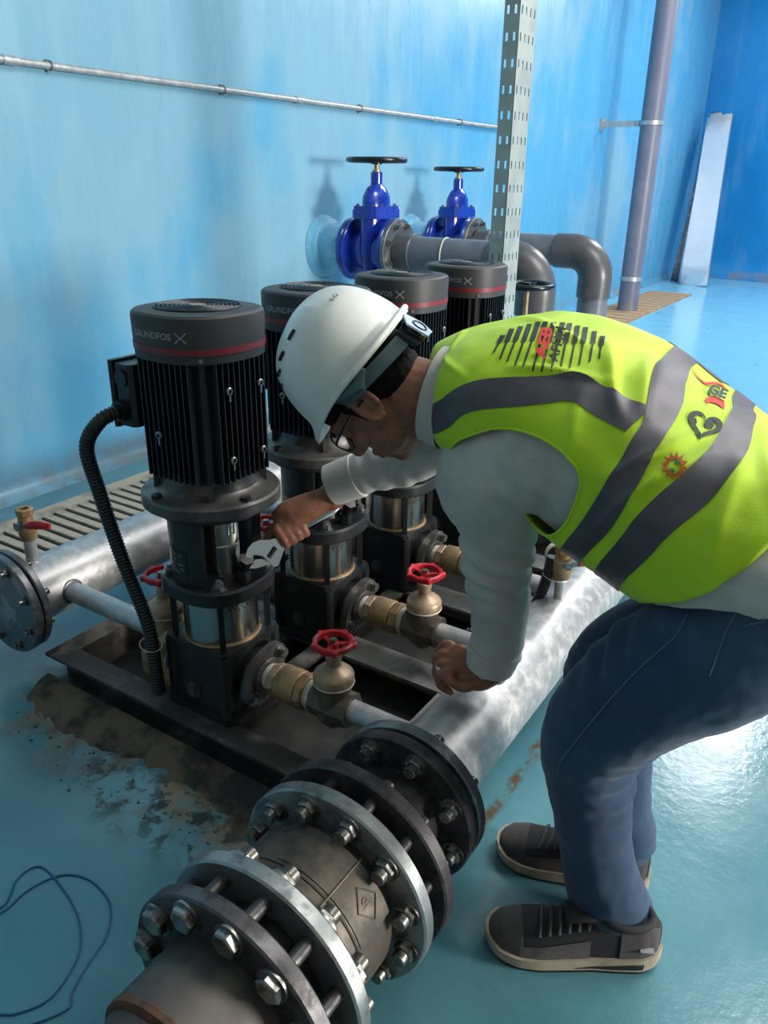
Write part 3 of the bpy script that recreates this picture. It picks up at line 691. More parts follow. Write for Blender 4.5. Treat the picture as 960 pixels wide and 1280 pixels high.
def gate_valve(label, x, s=1, zw=.346, m='brass_dark', grp='gate valves with red handwheels'):
    t = thing('gate_valve', label, 'gate valve', (x, 0, .15), grp); z = .197
    b = MB().cyl((x-.046, 0, z), (x+.046, 0, z), .038, n=8).cyl((x-.036, 0, z), (x+.036, 0, z), .034, n=24)
    b.tube([(x, 0, z-.05), (x, 0, z-.03), (x, 0, z+.03), (x, 0, z+.062)], [.018, .036, .037, .034], 24)
    b.build('body', m, t, ang=32)
    b = MB().lathe((x, 0, z), (0, 0, 1), [(.040, .050), (.0425, .054), (.0425, .073), (.0405, .077), (.033, .084), (.021, .090), (.0155, .096), (.0150, .110), (.0170, .111), (.0170, .122), (.0125, .124), (.0125, .130)], 32)
    b.build('bonnet', 'brass_cap', t, ang=30)
    MB().torus((x, 0, z+.056), (0, 0, 1), .0415, .002, 32, 6).build('tape_ring', 'tape', t)
    b = MB(); n = 60; vs = []
    rings = []
    for rr, hh in ((.0335, .004), (.0335, -.008), (.0395, -.0095), (.0425, -.004), (.0425, .003), (.039, .006)):
        ring = []
        for i in range(n):
            a = 2*PI*i/n; lob = .0075*math.exp(-((((a*5/(2*PI)+.2) % 1)-.5)/.085)**2)
            r = rr+(lob if rr > .036 else 0); ring.append((x+r*math.cos(a), r*math.sin(a), zw+hh))
        rings.append(ring)
    b.grid(rings+[rings[0]], wrap=True)
    for k in range(3):
        a = k*2*PI/3+.7; b.box((x+.02*math.cos(a), .02*math.sin(a), zw-.005), (.032, .008, .005), (math.cos(a), math.sin(a), 0), (-math.sin(a), math.cos(a), 0))
    b.cyl((x, 0, zw-.012), (x, 0, zw), .0115, n=16)
    b.build('handwheel', 'red', t, ang=35)
    MB().cyl((x, 0, zw-.02), (x, 0, zw+.003), .0055, n=10).cyl((x, 0, zw), (x, 0, zw+.007), .0085, n=6).build('wheel_nut', 'zinc', t, ang=30)
    return t
cl = ['brass check valve on the outlet of the nearest pump', 'brass check valve on the outlet of the second pump', 'brass check valve on the third pump, just left of the grey sleeve', 'brass check valve on the farthest pump behind the leaning man']
gv = ['gate valve with red handwheel nearest us, on the first pump outlet', 'gate valve with red handwheel just left of the resting fist', 'gate valve with red handwheel behind the grey sleeve on the third outlet', 'gate valve with red handwheel on the farthest pump outlet']
sv = ['gate valve with red handwheel left of the first pump, behind the corrugated conduit', 'suction gate valve with red handwheel left of the second pump', 'suction gate valve with red handwheel left of the third pump', 'suction gate valve with red handwheel left of the farthest pump']
c0, g0 = check_valve(cl[0]), gate_valve(gv[0], .308)
s0 = gate_valve(sv[0], -.185, -1, .352, 'brass', 'suction gate valves with red handwheels')
for n in range(1, 4):
    for o, L in ((c0, cl), (g0, gv), (s0, sv)):
        c = copy_tree(o); c.location.y = n*.365; c['label'] = L[n]

# ------------------------------------------------------------------ manifolds
HX, HZ, HR = .575, .197, .083
dh = thing('discharge_manifold', 'thick galvanised manifold pipe the man leans on, running beside the pumps', 'pipe', (HX, .6, HZ))
MB().cyl((HX, -.14, HZ), (HX, 1.55, HZ), HR, n=64).lathe((HX, 1.55, HZ), (0, 1, 0), [(HR, 0), (HR*.8, .03), (.001, .045)], 64).build('header_pipe', 'galv', dh)
for n in range(4):
    y = n*.365
    MB().cyl((.35, y, HZ), (HX-.06, y, HZ), .0245, n=28).build('branch_pipe', 'galv', dh)
    MB().torus((HX-.079, y, HZ), (1, 0, 0), .027, .005, 28, 8).build('weld_bead', 'galv_dark', dh)
MB().ring((HX, -.145, HZ), (HX, -.122, HZ), .1425, HR-.002, 64, .003).build('flange', 'galv_dark', dh)
MB().torus((HX, -.118, HZ), (0, 1, 0), HR+.002, .005, 48, 8).build('weld_bead', 'galv_dark', dh)
MB().cyl((HX, .552, HZ+.08), (HX, .552, HZ+.14), .0135, n=20).build('nipple', 'galv', dh)

sh_ = thing('suction_manifold', 'thick galvanised manifold pipe at left with blank end flange', 'pipe', (-.62, .6, .2))
SX = -.62
MB().cyl((SX, -.10, .2), (SX, 1.55, .2), HR, n=64).lathe((SX, 1.55, .2), (0, 1, 0), [(HR, 0), (HR*.8, .03), (.001, .045)], 64).build('header_pipe', 'galv', sh_)
for n in range(4):
    y = n*.365
    MB().cyl((SX+.06, y, HZ), (-.23, y, HZ), .0265, n=28).build('branch_pipe', 'galv', sh_)
    MB().torus((SX+.079, y, HZ), (1, 0, 0), .029, .005, 28, 8).build('weld_bead', 'galv_dark', sh_)
MB().ring((SX, -.115, .2), (SX, -.097, .2), .132, HR-.002, 64, .003).build('flange', 'galv_dark', sh_)
MB().cyl((SX, -.143, .2), (SX, -.122, .2), .134, n=64, bev=.003).build('blank_flange', 'galv_dark', sh_)
MB().cyl((SX, -.121, .2), (SX, -.116, .2), .12, n=48).build('gasket', 'black_plastic', sh_)
MB().cyl((SX, -.045, .28), (SX, -.045, .345), .0155, n=20).torus((SX, -.045, .283), (0, 0, 1), .017, .004, 20, 8).build('nipple', 'galv', sh_)
random.seed(5)
HB = [hexmesh(.0165, .013, .013, .021, .0115) for _ in range(4)]
HH = [hexmesh(.0195, .015, 0, .0235) for _ in range(4)]
def boltring(parent, cx, y, cz, R, n, ph, d, scale=1., m='zinc', heads=False, name='bolt'):
    for i in range(n):
        a = ph+2*PI*i/n
        o = link(name, (HH if heads else HB)[i % 4], m, parent, None, (cx+R*math.cos(a), y, cz+R*math.sin(a)))
        o.scale = (scale,)*3
        o.rotation_euler = (0, random.uniform(0, 1), 0) if d > 0 else (0, random.uniform(0, 1), PI)
def studs(parent, cx, y0, y1, cz, R, n, ph, r=.009):
    me = MB().cyl((0, 0, 0), (0, y1-y0, 0), r, n=14).mesh('stud')
    for i in range(n):
        a = ph+2*PI*i/n; link('stud', me, 'flange', parent, None, (cx+R*math.cos(a), y0, cz+R*math.sin(a)))
boltring(sh_, SX, -.143, .2, .108, 8, PI/8, -1, .7)
boltring(sh_, SX, -.097, .2, .108, 8, PI/8, 1, .7)
studs(sh_, SX, -.125, -.11, .2, .108, 8, PI/8, .008)
# spool: reducer between the two flange pairs
rd = thing('pipe_reducer', 'short dark flanged reducer between the manifold and the check valve body', 'pipe fitting', (HX, -.23, HZ-.17))
MB().ring((HX, -.178, HZ), (HX, -.154, HZ), .1425, .07, 64, .003).build('small_flange', 'flange', rd)
MB().ring((HX, -.154, HZ), (HX, -.145, HZ), .115, .07, 48, .002).build('gasket', 'black_plastic', rd)
MB().lathe((HX, 0, HZ), (0, 1, 0), [(.112, -.29), (.108, -.262), (.098, -.235), (.088, -.205), (.085, -.175)], 56).build('reducer_neck', 'flange', rd)
MB().ring((HX, -.312, HZ), (HX, -.286, HZ), .17, .09, 72, .003).build('large_flange', 'flange', rd)
boltring(rd, HX, -.178, HZ, .117, 8, PI/8+.1, -1, .95)
boltring(rd, HX, -.122, HZ, .117, 8, PI/8+.1, 1, .9, name='nut')
studs(rd, HX, -.155, -.145, HZ, .117, 8, PI/8+.1)
boltring(rd, HX, -.286, HZ, .143, 12, PI/12, 1, .8, name='nut')
# flanged check valve body
cv = thing('flanged_check_valve', 'big brown cast valve body with bare grey flanges in the foreground', 'valve', (HX, -.45, HZ-.17))
MB().ring((HX, -.372, HZ), (HX, -.347, HZ), .17, .1, 72, .003).build('flange', 'flange_light', cv)
MB().ring((HX, -.347, HZ), (HX, -.312, HZ), .118, .1, 64, .002).build('gasket', 'black_plastic', cv)
studs(cv, HX, -.35, -.31, HZ, .143, 12, PI/12, .0095)
MB().lathe((HX, 0, HZ), (0, 1, 0), [(.112, -.515), (.120, -.505), (.126, -.48), (.1265, -.40), (.121, -.385), (.112, -.368)], 72).build('body', 'cast', cv)
MB().torus((HX, -.468, HZ), (0, 1, 0), .1265, .0022, 72, 8).build('seam_ring', 'cast', cv)
# raised pad with diamond mark and casting number
def oncyl(y, a, R=.127): return (HX+R*math.cos(a), y, HZ+R*math.sin(a))
P = [[oncyl(y, a, .1278) for a in np.linspace(.35, 1.75, 24)] for y in (-.462, -.392)]
MB().grid(P).build('raised_pad', 'cast', cv)
b = MB(); dm = [(-.443, .66), (-.422, .86), (-.401, .66), (-.422, .46)]
for i in range(4):
    p, q = dm[i], dm[(i+1) % 4]; b.tube([oncyl(p[0]+(q[0]-p[0])*f, p[1]+(q[1]-p[1])*f, .1284) for f in (0, .25, .5, .75, 1)], .0011, 6)
vs, fs = text_polys('40', .02, .02)
b.add([oncyl(-.422-y*.9, .66+x/.127*-1*-.9, .1290) for x, y in vs], fs)
b.build('casting_mark', 'cast', cv)
b = MB().tube([oncyl(y, 1.02, .1282) for y in np.linspace(-.505, -.385, 8)], .0016, 6); b.build('mould_line', 'cast', cv)
MB().ring((HX, -.535, HZ), (HX, -.510, HZ), .17, .1, 72, .003).build('flange', 'flange_light', cv)
boltring(cv, HX, -.372, HZ, .143, 12, PI/12, -1, 1.)
boltring(cv, HX, -.510, HZ, .143, 12, PI/12+.12, 1, 1.15, name='nut')
# pipe running out of the picture at the bottom left
fp = thing('flanged_pipe', 'dark pipe with a rust ringed collar leaving the picture at bottom left', 'pipe', (HX, -.8, 0))
MB().ring((HX, -.602, HZ), (HX, -.577, HZ), .17, .1, 72, .003).build('flange', 'flange', fp)
MB().ring((HX, -.577, HZ), (HX, -.535, HZ), .116, .1, 48, .002).build('gasket', 'black_plastic', fp)
studs(fp, HX, -.58, -.53, HZ, .143, 12, PI/12+.12, .0105)
MB().cyl((HX, -.70, HZ), (HX, -.60, HZ), .108, n=64).build('collar', 'dull_pipe', fp)
MB().lathe((HX, 0, HZ), (0, 1, 0), [(.100, -.712), (.108, -.706), (.109, -.698), (.106, -.694)], 64).build('rust_ring', 'rust', fp)
MB().lathe((HX, 0, HZ), (0, 1, 0), [(.088, -1.4), (.088, -.76), (.094, -.73), (.103, -.70)], 64).build('tapered_pipe', 'dull_pipe', fp)
MB().ring((HX, -.80, HZ), (HX, -.775, HZ), .125, .08, 64, .003).build('flange', 'flange', fp)
boltring(fp, HX, -.602, HZ, .143, 12, PI/12+.12, -1, 1., 'zinc', True)
MB().box((HX, -.9, .055), (.12, .08, .11), bev=.006).build('pipe_support', 'skid', fp)
# ball valves with red levers
def ball_valve(label, x, y, z0, lever):
    t = thing('ball_valve', label, 'ball valve', (x, y, z0))
    MB().lathe((x, y, z0), (0, 0, 1), [(.0195, 0), (.021, .003), (.021, .012), (.0225, .016), (.0235, .03), (.0225, .046), (.019, .05), (.018, .064), (.0195, .066), (.0195, .082), (.012, .082), (.011, .06)], 24).build('body', 'brass', t, ang=30)
    MB().lathe((x, y, z0), (0, 0, 1), [(.02, .066), (.022, .068), (.022, .082), (.02, .084), (.0125, .084), (.0125, .07)], 8).build('hex_end', 'brass', t, ang=25)
    l = V3(lever).normalized(); s = Vector((-l.y, l.x, 0)); c = V3((x, y, z0+.045))
    MB().cyl(c, c-s*.032, .008, n=14).cyl(c-s*.03, c-s*.036, .011, n=6).build('stem', 'zinc', t)
    b = MB(); p = c-s*.031
    b.box(p+l*.012+Vector((0, 0, .004)), (.05, .004, .012), l, s).build('lever_arm', 'zinc', t)
    b = MB().tube([p+l*.026+Vector((0, 0, .006)), p+l*.04+Vector((0, 0, .010)), p+l*.065+Vector((0, 0, .012)), p+l*.088+Vector((0, 0, .012))], [.006, .0075, .0075, .006], 10, True, [.009, .011, .011, .008])
    b.build('lever_grip', 'red', t)
    return t
ball_valve('brass ball valve with red lever standing on the left manifold', SX, -.045, .345, (.9, .35, 0))
ball_valve('brass ball valve with red lever on the manifold beneath the man', HX, .552, HZ+.135, (.75, .65, 0))
# corrugated conduits
def hose(label, pts, r, k=14, cat='conduit'):
    P = spline(pts, k*6); d = np.r_[0, np.cumsum(np.linalg.norm(np.diff(P, axis=0), axis=1))]; n = int(d[-1]/.0019)
    q = np.stack([np.interp(np.linspace(0, d[-1], n), d, P[:, i]) for i in range(3)], 1)
    o = MB().tube(q, [r*(1.06 if (i//2) % 2 else .92) for i in range(n)], 14).build('corrugated_conduit', 'hose', None, ang=80)
    return tag(o, label, cat, 'corrugated conduits')
hose('black corrugated conduit looping down the left of the nearest pump', [(-.14, -.10, .77), (-.155, -.135, .755), (-.185, -.15, .70), (-.185, -.135, .60), (-.16, -.12, .45), (-.115, -.11, .30), (-.10, -.115, .20), (-.10, -.112, .125)], .0145)
hose('black corrugated conduit lying beside the manifold under the vest', [(.36, .50, .13), (.44, .52, .15), (.5, .54, .20), (.535, .545, .29), (.548, .55, .38)], .013)
hose('black corrugated conduit passing low behind the second gate valve', [(.17, .50, .115), (.27, .49, .125), (.36, .47, .125), (.45, .48, .118)], .012)
tag(MB().torus((HX-.012, .55, .335), (.1, 0, 1), .032, .0012, 28, 6).build('cable_tie', 'galv'), 'thin pale cable tie around the conduit and valve nipple', 'cable tie')
tag(MB().torus((-.108, -.113, .25), (.3, 0, 1), .024, .0014, 28, 6).build('cable_tie', 'galv'), 'thin cable tie around the conduit beside the nearest pump', 'cable tie')
g = thing('pressure_gauge', 'small cream gauge behind the ball valve under the vest', 'gauge', (.53, .64, .30))
MB().cyl((.53, .64, .345), (.545, .60, .36), .032, n=28, bev=.004).build('case', 'tape', g); MB().cyl((.545, .60, .36), (.546, .598, .3605), .026, n=28).build('dial', 'black_plastic', g)
MB().cyl((.53, .64, .27), (.53, .64, .32), .007, n=12).build('stem', 'brass', g)
# loose blue wire on the floor
for lab, pts in (('thin blue wire in the smaller loop on the floor at bottom left', [(-.06, -.66), (.011, -.597), (-.02, -.543), (-.015, -.505), (.027, -.502), (.121, -.524), (.18, -.556), (.211, -.592), (.229, -.652), (.208, -.695), (.187, -.711), (.12, -.76)]),
                 ('thin blue wire in the wider loop on the floor at bottom left', [(-.03, -.68), (.02, -.606), (.018, -.551), (.03, -.507), (.055, -.481), (.1, -.47), (.164, -.483), (.21, -.525), (.231, -.583), (.248, -.624), (.266, -.651), (.22, -.72), (.16, -.76)])):
    tag(MB().tube([(p[0], p[1], .0022) for p in spline([(x, y, 0) for x, y in pts], 8)], .0017, 8).build('wire', 'wire'), lab, 'wire', 'blue wire on the floor')

# ------------------------------------------------------------------ adjustable wrench
JAW, HAN = at(316, 692, 1.615), at(398, 646, 1.655)
wd = (HAN-JAW); WL = np.linalg.norm(wd); wd /= WL
wv = np.array(FW)*-1; wv = wv-wd*(wv@wd); wv /= np.linalg.norm(wv); ws = np.cross(wd, wv)       # along handle, flat normal (towards us), sideways
if ws[2] > 0: ws = -ws                                                                         # ws points down
def wp(a, s, h=0): return JAW+wd*a+ws*s+wv*h
wr = thing('adjustable_wrench', 'chrome adjustable wrench held on the plug of the nearest pump', 'wrench', JAW)
def wplate(poly, h0, h1, name, m): return MB().prism([wp(a*1.2, s*1.2, h0) for a, s in poly], wv*(h1-h0)).build(name, m, wr, ang=20)
def prof_(P): return [(((at(x, y, 1.615)-JAW)@wd)/1.2, ((at(x, y, 1.615)-JAW)@ws)/1.2) for x, y in P]
wplate(prof_([(307, 708), (306, 698), (309.5, 686), (316, 678.5), (325, 675), (336, 674.5), (347, 672), (358, 681), (348, 707), (342, 709), (335, 700.5), (331, 697), (327.5, 695), (317.5, 693.5), (313, 700)]), -.006, .006, 'head', 'chrome')
wplate(prof_([(311.5, 711), (315, 705), (319, 699.5), (327, 699), (331.5, 701), (335.5, 704.5), (330, 707.5), (321, 710.5)]), -.0055, .0055, 'movable_jaw', 'chrome')
kq = [((at(x, y, 1.615)-JAW)@wd, (at(x, y, 1.615)-JAW)@ws) for x, y in ((336, 697), (345, 684))]
MB().cyl(wp(*kq[0], .0035), wp(*kq[1], .0035), .0062, n=16).build('knurl', 'black_plastic', wr)
b = MB().tube([wp(.03, 0), wp(.06, 0), wp(.12, 0), wp(.19, 0), wp(.205, 0)], [.010, .0085, .0095, .012, .008], 12, True, [.0055, .005, .005, .0055, .004], ws); b.build('handle', 'chrome', wr)

# ------------------------------------------------------------------ the man
man = thing('person', 'man in white hard hat and yellow vest leaning over the manifold pipe', 'person', (.93, .0, 0))
Fh = -.50*RT-.74*UP+.54*FW; Fh /= np.linalg.norm(Fh)                 # way the face points
Uh = -.84*RT+.50*UP-.06*FW; Uh -= Fh*(Uh@Fh); Uh /= np.linalg.norm(Uh)   # crown
Lh = np.cross(Uh, Fh)                                                # his left, towards us
HC = at(470, 490, 1.335)                                             # middle of the head between the ears
def hp(f, u, l): return HC+Fh*f+Uh*u+Lh*l
def hball(b, f, u, l, rf, ru, rl, n=20, m=14):
    b.ball(hp(f, u, l), (rf, rl, ru), Fh, Lh, n, m)
B = MB()
hball(B, -.008, .045, 0, .097, .085, .077); hball(B, .015, -.02, 0, .075, .085, .068)      # skull, face
hball(B, .045, -.062, 0, .045, .045, .048); hball(B, .060, -.092, 0, .024, .02, .028)       # jaw, chin
for s in (-1, 1):
    hball(B, .035, -.055, s*.044, .04, .034, .022); hball(B, .062, -.022, s*.036, .026, .02, .026)  # jaw corner, cheek
    hball(B, .074, .026, s*.028, .018, .012, .028)                                               # brow
    hball(B, .074, .006, s*.031, .013, .011, .014)                                               # eye
    # ear: rim, bowl and lobe
    pts = [(-.012+.022*math.sin(a)*.8, .002+.033*math.cos(a), s*(.078+.010*(1-abs(math.cos(a/2.2))))) for a in np.linspace(-2.6, 2.0, 12)]
    B.limb([hp(-f-.02, u, l) for f, u, l in pts], [.0055]*12, 8, k=2)
    hball(B, -.008, -.004, s*.074, .018, .027, .008); hball(B, -.004, -.03, s*.077, .010, .011, .006)
B.limb([hp(.085, .018, 0), hp(.103, -.012, 0), hp(.112, -.026, 0)], [.010, .012, .014], 12)         # nose
hball(B, .098, -.032, .011, .010, .008, .008); hball(B, .098, -.032, -.011, .010, .008, .008)
B.limb([hp(.088, -.055, .022), hp(.096, -.053, 0), hp(.088, -.055, -.022)], [.005, .007, .005], 10)  # lips
B.limb([hp(.085, -.066, .018), hp(.093, -.067, 0), hp(.085, -.066, -.018)], [.006, .008, .006], 10)
hball(B, .030, -.072, 0, .05, .04, .046); hball(B, .0, -.07, 0, .06, .05, .05)
# neck, trunk, arms and legs under the clothes
NB = at(560, 500, 1.30)
B.limb([hp(-.03, -.04, 0), NB*.5+hp(-.03, -.05, 0)*.5, NB], [.062, .060, .066], 20)
ST = [(.475, .14, .850, .078, .078, .078), (.53, .145, .868, .13, .088, .085), (.58, .14, .872, .185, .103, .10), (.65, .13, .870, .198, .120, .115),
      (.74, .11, .856, .190, .121, .135), (.84, .085, .824, .182, .112, .158), (.93, .065, .792, .176, .104, .140), (1.02, .045, .766, .174, .100, .118), (1.10, .03, .745, .165, .096, .11)]
SPN = spline(ST, 12)
SAX = np.gradient(SPN[:, :3], axis=0); SAX /= np.linalg.norm(SAX, axis=1)[:, None]
def torso(u, v, off=0., e=.84):                    # u: 0 neck .. 1 hips, v: 0 along the back, 90 deg his left side
    t = min(max(u, 0), 1)*(len(SPN)-1); i = min(int(t), len(SPN)-2); f = t-i
    a = SPN[i]*(1-f)+SPN[i+1]*f; ax = SAX[i]*(1-f)+SAX[i+1]*f; ax = ax/np.linalg.norm(ax)
    l = np.cross(ax, (0, 0, 1.)); l = l if l[1] < 0 else -l; l = l/np.linalg.norm(l); up = np.cross(ax, l); up = up if up[2] > 0 else -up
    s, k = math.sin(v), math.cos(v); s_ = math.copysign(abs(s)**e, s); k_ = math.copysign(abs(k)**e, k)
    return a[:3]+l*(a[3]+off)*s_+up*((a[4] if k > 0 else a[5])+off)*k_
def ring_of(u, off, n=28): return [torso(u, 2*PI*j/n, off) for j in range(n)]
def tloft(b, u0, u1, off, n=24, m=28):
    P = [ring_of(u, off, m) for u in np.linspace(u0, u1, n)]; k = len(b.v); b.grid(P, wrap=True)
    b.f += [tuple(range(k, k+m)), tuple(range(k+(n-1)*m, k+n*m))]
tloft(B, .02, 1, -.03)
SHL, ELL, WRL = at(604, 575, 1.235), at(620, 715, 1.375), at(612, 822, 1.50)
SHR, ELR, WRR = at(600, 492, 1.44), at(520, 578, 1.56), at(412, 622, 1.632)
B.limb([torso(.45, 1.7, -.09), SHL, ELL, WRL], [.05, .045, .036, .026], 16)
B.limb([torso(.28, -1.0, -.06), SHR, at(548, 545, 1.51), at(510, 572, 1.56), at(472, 586, 1.59), at(436, 606, 1.618), WRR], [.05, .045, .036, .034, .031, .029, .027], 16, sy=[.05, .045, .036, .034, .032, .031, .030])
HPL, KNL, ANL = at(910, 800, 1.08), at(738, 922, 1.215), np.array((.938, -.070, .085))
HPR, KNR, ANR = HPL+np.array((.05, .17, .02)), np.array((.832, .095, .425)), np.array((.903, .075, .085))
B.limb([torso(.95, 0, -.1), HPL, KNL, at(743, 1040, 1.29), at(758, 1100, 1.322), ANL], [.06, .055, .045, .034, .026, .022], 16)
B.limb([torso(.95, 0, -.1), HPR, KNR, ANR], [.07, .06, .045, .032], 16)
# hands
def finger(pts, r): B.limb(pts, r, 12, k=4)
upv = -np.array(ws); fr = np.array(wv)              # right hand wraps the wrench handle from above
K = [wp(.067+.017*i, -.022-.003*(i in (1, 2)), .013) for i in range(4)]
PC = (K[1]+K[2])/2
B.limb([WRR, WRR*.55+(PC+ws*-.008)*.45, PC*.85+WRR*.15-np.array(ws)*.006, PC-np.array(wd)*.004], [.027, .030, .026, .017], 18, sy=[.024, .030, .033, .034], ref=wv)
for i, k in enumerate(K):
    L = (.024, .026, .025, .021)[i]; a0 = .070+.016*i
    finger([k+np.array(wd)*.012-np.array(ws)*.004, k, wp(a0-.004, -.004, .019), wp(a0-.003, .012, .017), wp(a0-.001, .019, .004), wp(a0, .014, -.009)], [.0105, .0105, .0095, .009, .0085, .0075])
finger([WRR*.45+PC*.55-np.array(wv)*.012, wp(.074, -.026, -.014), wp(.056, -.018, -.016), wp(.040, -.010, -.013)], [.014, .0125, .0105, .0085])   # thumb along the far side
# left fist leaning on the manifold: knuckles to picture left, thumb edge towards us
def lf(x, y, d): return at(x, y, d)
KL = [lf(560, 806, 1.545), lf(556, 818, 1.532), lf(556, 830, 1.52), lf(560, 841, 1.508)]
WRLe = lf(617, 842, 1.497)
B.limb([WRL, lf(615, 838, 1.505), lf(590, 834, 1.517), lf(568, 824, 1.526)], [.026, .026, .022, .017], 18, sy=[.026, .030, .034, .034], ref=FW)
B.limb([lf(616, 846, 1.495), lf(600, 852, 1.505), lf(578, 850, 1.512)], [.017, .019, .015], 14)
for i, k in enumerate(KL):
    dn = np.array((0, 0, -1.)); back = np.array((.55, .05, -.45)); out = np.array((-.75, -.2, -.1))
    finger([k*.6+lf(590, 830, 1.52)*.4, k, k+out*.020+dn*.012, k+out*.018+dn*.028+back*.004, k+dn*.036+back*.012], [.0115, .0115, .010, .0095, .008])
finger([lf(600, 852, 1.497), lf(580, 858, 1.495), lf(566, 853, 1.497), lf(556, 846, 1.503)], [.0125, .012, .0105, .0085])
body = finish(remesh(B, .0032, 3), 'body', 'skin', man, lambda p: .0006*noise.noise(Vector(p)*60))
# silver ring
rk = KL[2]+np.array((-.75, -.2, -.1))*.012+np.array((0, 0, -1))*.010
MB().torus(rk, np.array((-.75, -.2, -.5)), .0112, .0022, 24, 8).ball(rk+RT*-.002-FW*.012, .004).build('finger_ring', 'silver', man)

sk_ = MB()
for a_ in (ANL, ANR): sk_.limb([a_+np.array((.002, 0, -.03)), a_+np.array((0, 0, -.01)), a_+np.array((-.004, 0, .008))], [.030, .030, .028], 18)
sk_.build('socks', 'shoe_black', man)['kind'] = 'stuff'
# hair: short back and sides under the helmet
hb = MB(); hball(hb, -.020, .035, 0, .0905, .075, .0795); hball(hb, -.045, -.005, 0, .052, .05, .066); hball(hb, -.055, -.04, 0, .036, .03, .05)
hball(hb, .03, .045, 0, .062, .03, .0765)
for s in (-1, 1): hb.limb([hp(.022, .03, s*.073), hp(.016, .008, s*.0735), hp(.015, -.012, s*.0725)], [.011, .008, .005], 10)
hb.limb([hp(.070, .036, .05), hp(.082, .038, .03), hp(.086, .036, .014)], [.004, .005, .003], 8)
finish(remesh(hb, .004, 3), 'hair', 'hair', man, lambda p: .0014*noise.noise(Vector(p)*150))
# glasses
gs = MB()
for s in (-1, 1):
    gs.torus(hp(.098, .004, s*.033), Fh, .023, .0016, 28, 8); gs.tube([hp(.098, .010, s*.055), hp(.085, .012, s*.068), hp(.03, .014, s*.078), hp(-.012, .010, s*.081)], .0024, 8)
gs.tube([hp(.1, .008, .011), hp(.103, .011, 0), hp(.1, .008, -.011)], .0015, 8)
gfr = gs.build('glasses', 'black_plastic', man)
lm = MB()
for s in (-1, 1): lm.cyl(hp(.0978, .004, s*.033), hp(.0986, .004, s*.033), .0225, n=28)
lm.build('lens', 'lens', gfr)['kind'] = 'stuff'

# ------------------------------------------------------------------ hard hat
_hp0 = hp
HOF = Fh*-.014+Uh*.004
HF, HU = Fh*math.cos(.13)+Uh*math.sin(.13), Uh*math.cos(.13)-Fh*math.sin(.13)
def hp(f, u, l): return HC+HF*f*.985+HU*(u*.93)+Lh*l+HOF
hat = MB(); TL = .0
def rim(a):                                       # rim outline: a = 0 at the brow, half-ellipse lengths
    c, s = math.cos(a), math.sin(a)
    f = .132*c if c > 0 else .118*c
    return f, .108*s
P = []
prof = [(1.0, 0.0), (1.005, .012), (.985, .035), (.93, .065), (.83, .095), (.68, .118), (.48, .134), (.25, .143), (.03, .146)]
na = 72
for k, (q, h) in enumerate(prof):
    row = []
    for i in range(na):
        a = 2*PI*i/na; f, l = rim(a); ridge = .004*math.exp(-(l*q/.012)**2)*(h > .02)+.003*(math.exp(-((abs(l*q)-.034)/.008)**2))*(h > .05)*(f > -.09)
        row.append(hp(f*q-.004, .050+h*.98+ridge, l*q))
    P.append(row)
brimrow, liprow = [], []
for i in range(na):
    a = 2*PI*i/na; f, l = rim(a); c = math.cos(a); ext = 1.03+.20*max(0, c)**2.0+.05*max(0, -c)
    brimrow.append(hp(f*ext-.004, .046-.030*max(0, c)**2-.004*max(0, -c), l*(1.03+.02*max(0, c)))); 
    f2, l2 = f*(ext-.02), l*1.0; liprow.append(hp(f2-.004, .040-.030*max(0, c)**2-.004*max(0, -c), l2))
inner = [hp(rim(2*PI*i/na)[0]*.95-.004, .047, rim(2*PI*i/na)[1]*.95) for i in range(na)]
hm = MB().grid([inner, liprow, brimrow]+P, wrap=True)
hm.f.append(tuple(range(len(hm.v)-na, len(hm.v))))
hat = hm.build('hard_hat', 'helmet', man, ang=50)
sd = hat.modifiers.new('s', 'SUBSURF'); sd.levels = 1; sd.render_levels = 2
# rim lip at the back, vents, harness, knob
MB().tube([hp(rim(a)[0]*1.065-.004, .049-.002*abs(math.cos(a)), rim(a)[1]*1.05) for a in np.linspace(PI*.52, PI*1.48, 30)], .0055, 10).build('rear_lip', 'helmet', hat)
vb = MB()
for a, h in ((.28, .095), (.28, .112), (.05, .118), (-.20, .125)):
    pass
def dome(a, h):                                   # point and outward direction on the shell
    q = np.interp(h, [p[1] for p in prof], [p[0] for p in prof]); f, l = rim(a); return hp(f*q-.004, .050+h*.98+.001, l*q)
for i, (a, h) in enumerate(((.50, .083), (.68, .100), (.98, .113), (1.45, .120))):
    p = dome(a, h); q = dome(a+.12/max(.3, 1-h*4), h+.002); n_ = p-hp(0, .05, 0); n_ /= np.linalg.norm(n_)
    vb.tube([p+n_*.0002, (p+q)/2+n_*.0009, q+n_*.0002], .0028, 8)
vb.build('vent_slot', 'black_plastic', hat)['kind'] = 'stuff'
vs, fs = text_polys('V-G', .012, .02)             # small moulded mark by the rear edge
c0 = dome(2.62, .10); e1 = dome(2.8, .10)-c0; e1 /= np.linalg.norm(e1); e2 = dome(2.62, .118)-c0; e2 /= np.linalg.norm(e2); nn = c0-hp(0, .05, 0); nn /= np.linalg.norm(nn)
MB().add([c0+e1*x+e2*y+nn*.0025 for x, y in vs], fs).build('shell_mark', 'ink_dark', hat, False)
hs = MB().tube([hp(.03, .036, .089), hp(-.03, .030, .092), hp(-.085, .020, .070), hp(-.118, .010, .03), hp(-.122, .008, 0), hp(-.118, .010, -.03), hp(-.085, .020, -.070), hp(-.03, .03, -.092)], .003, 8, True, .013, Lh+Uh*.01) if False else MB()
band = []
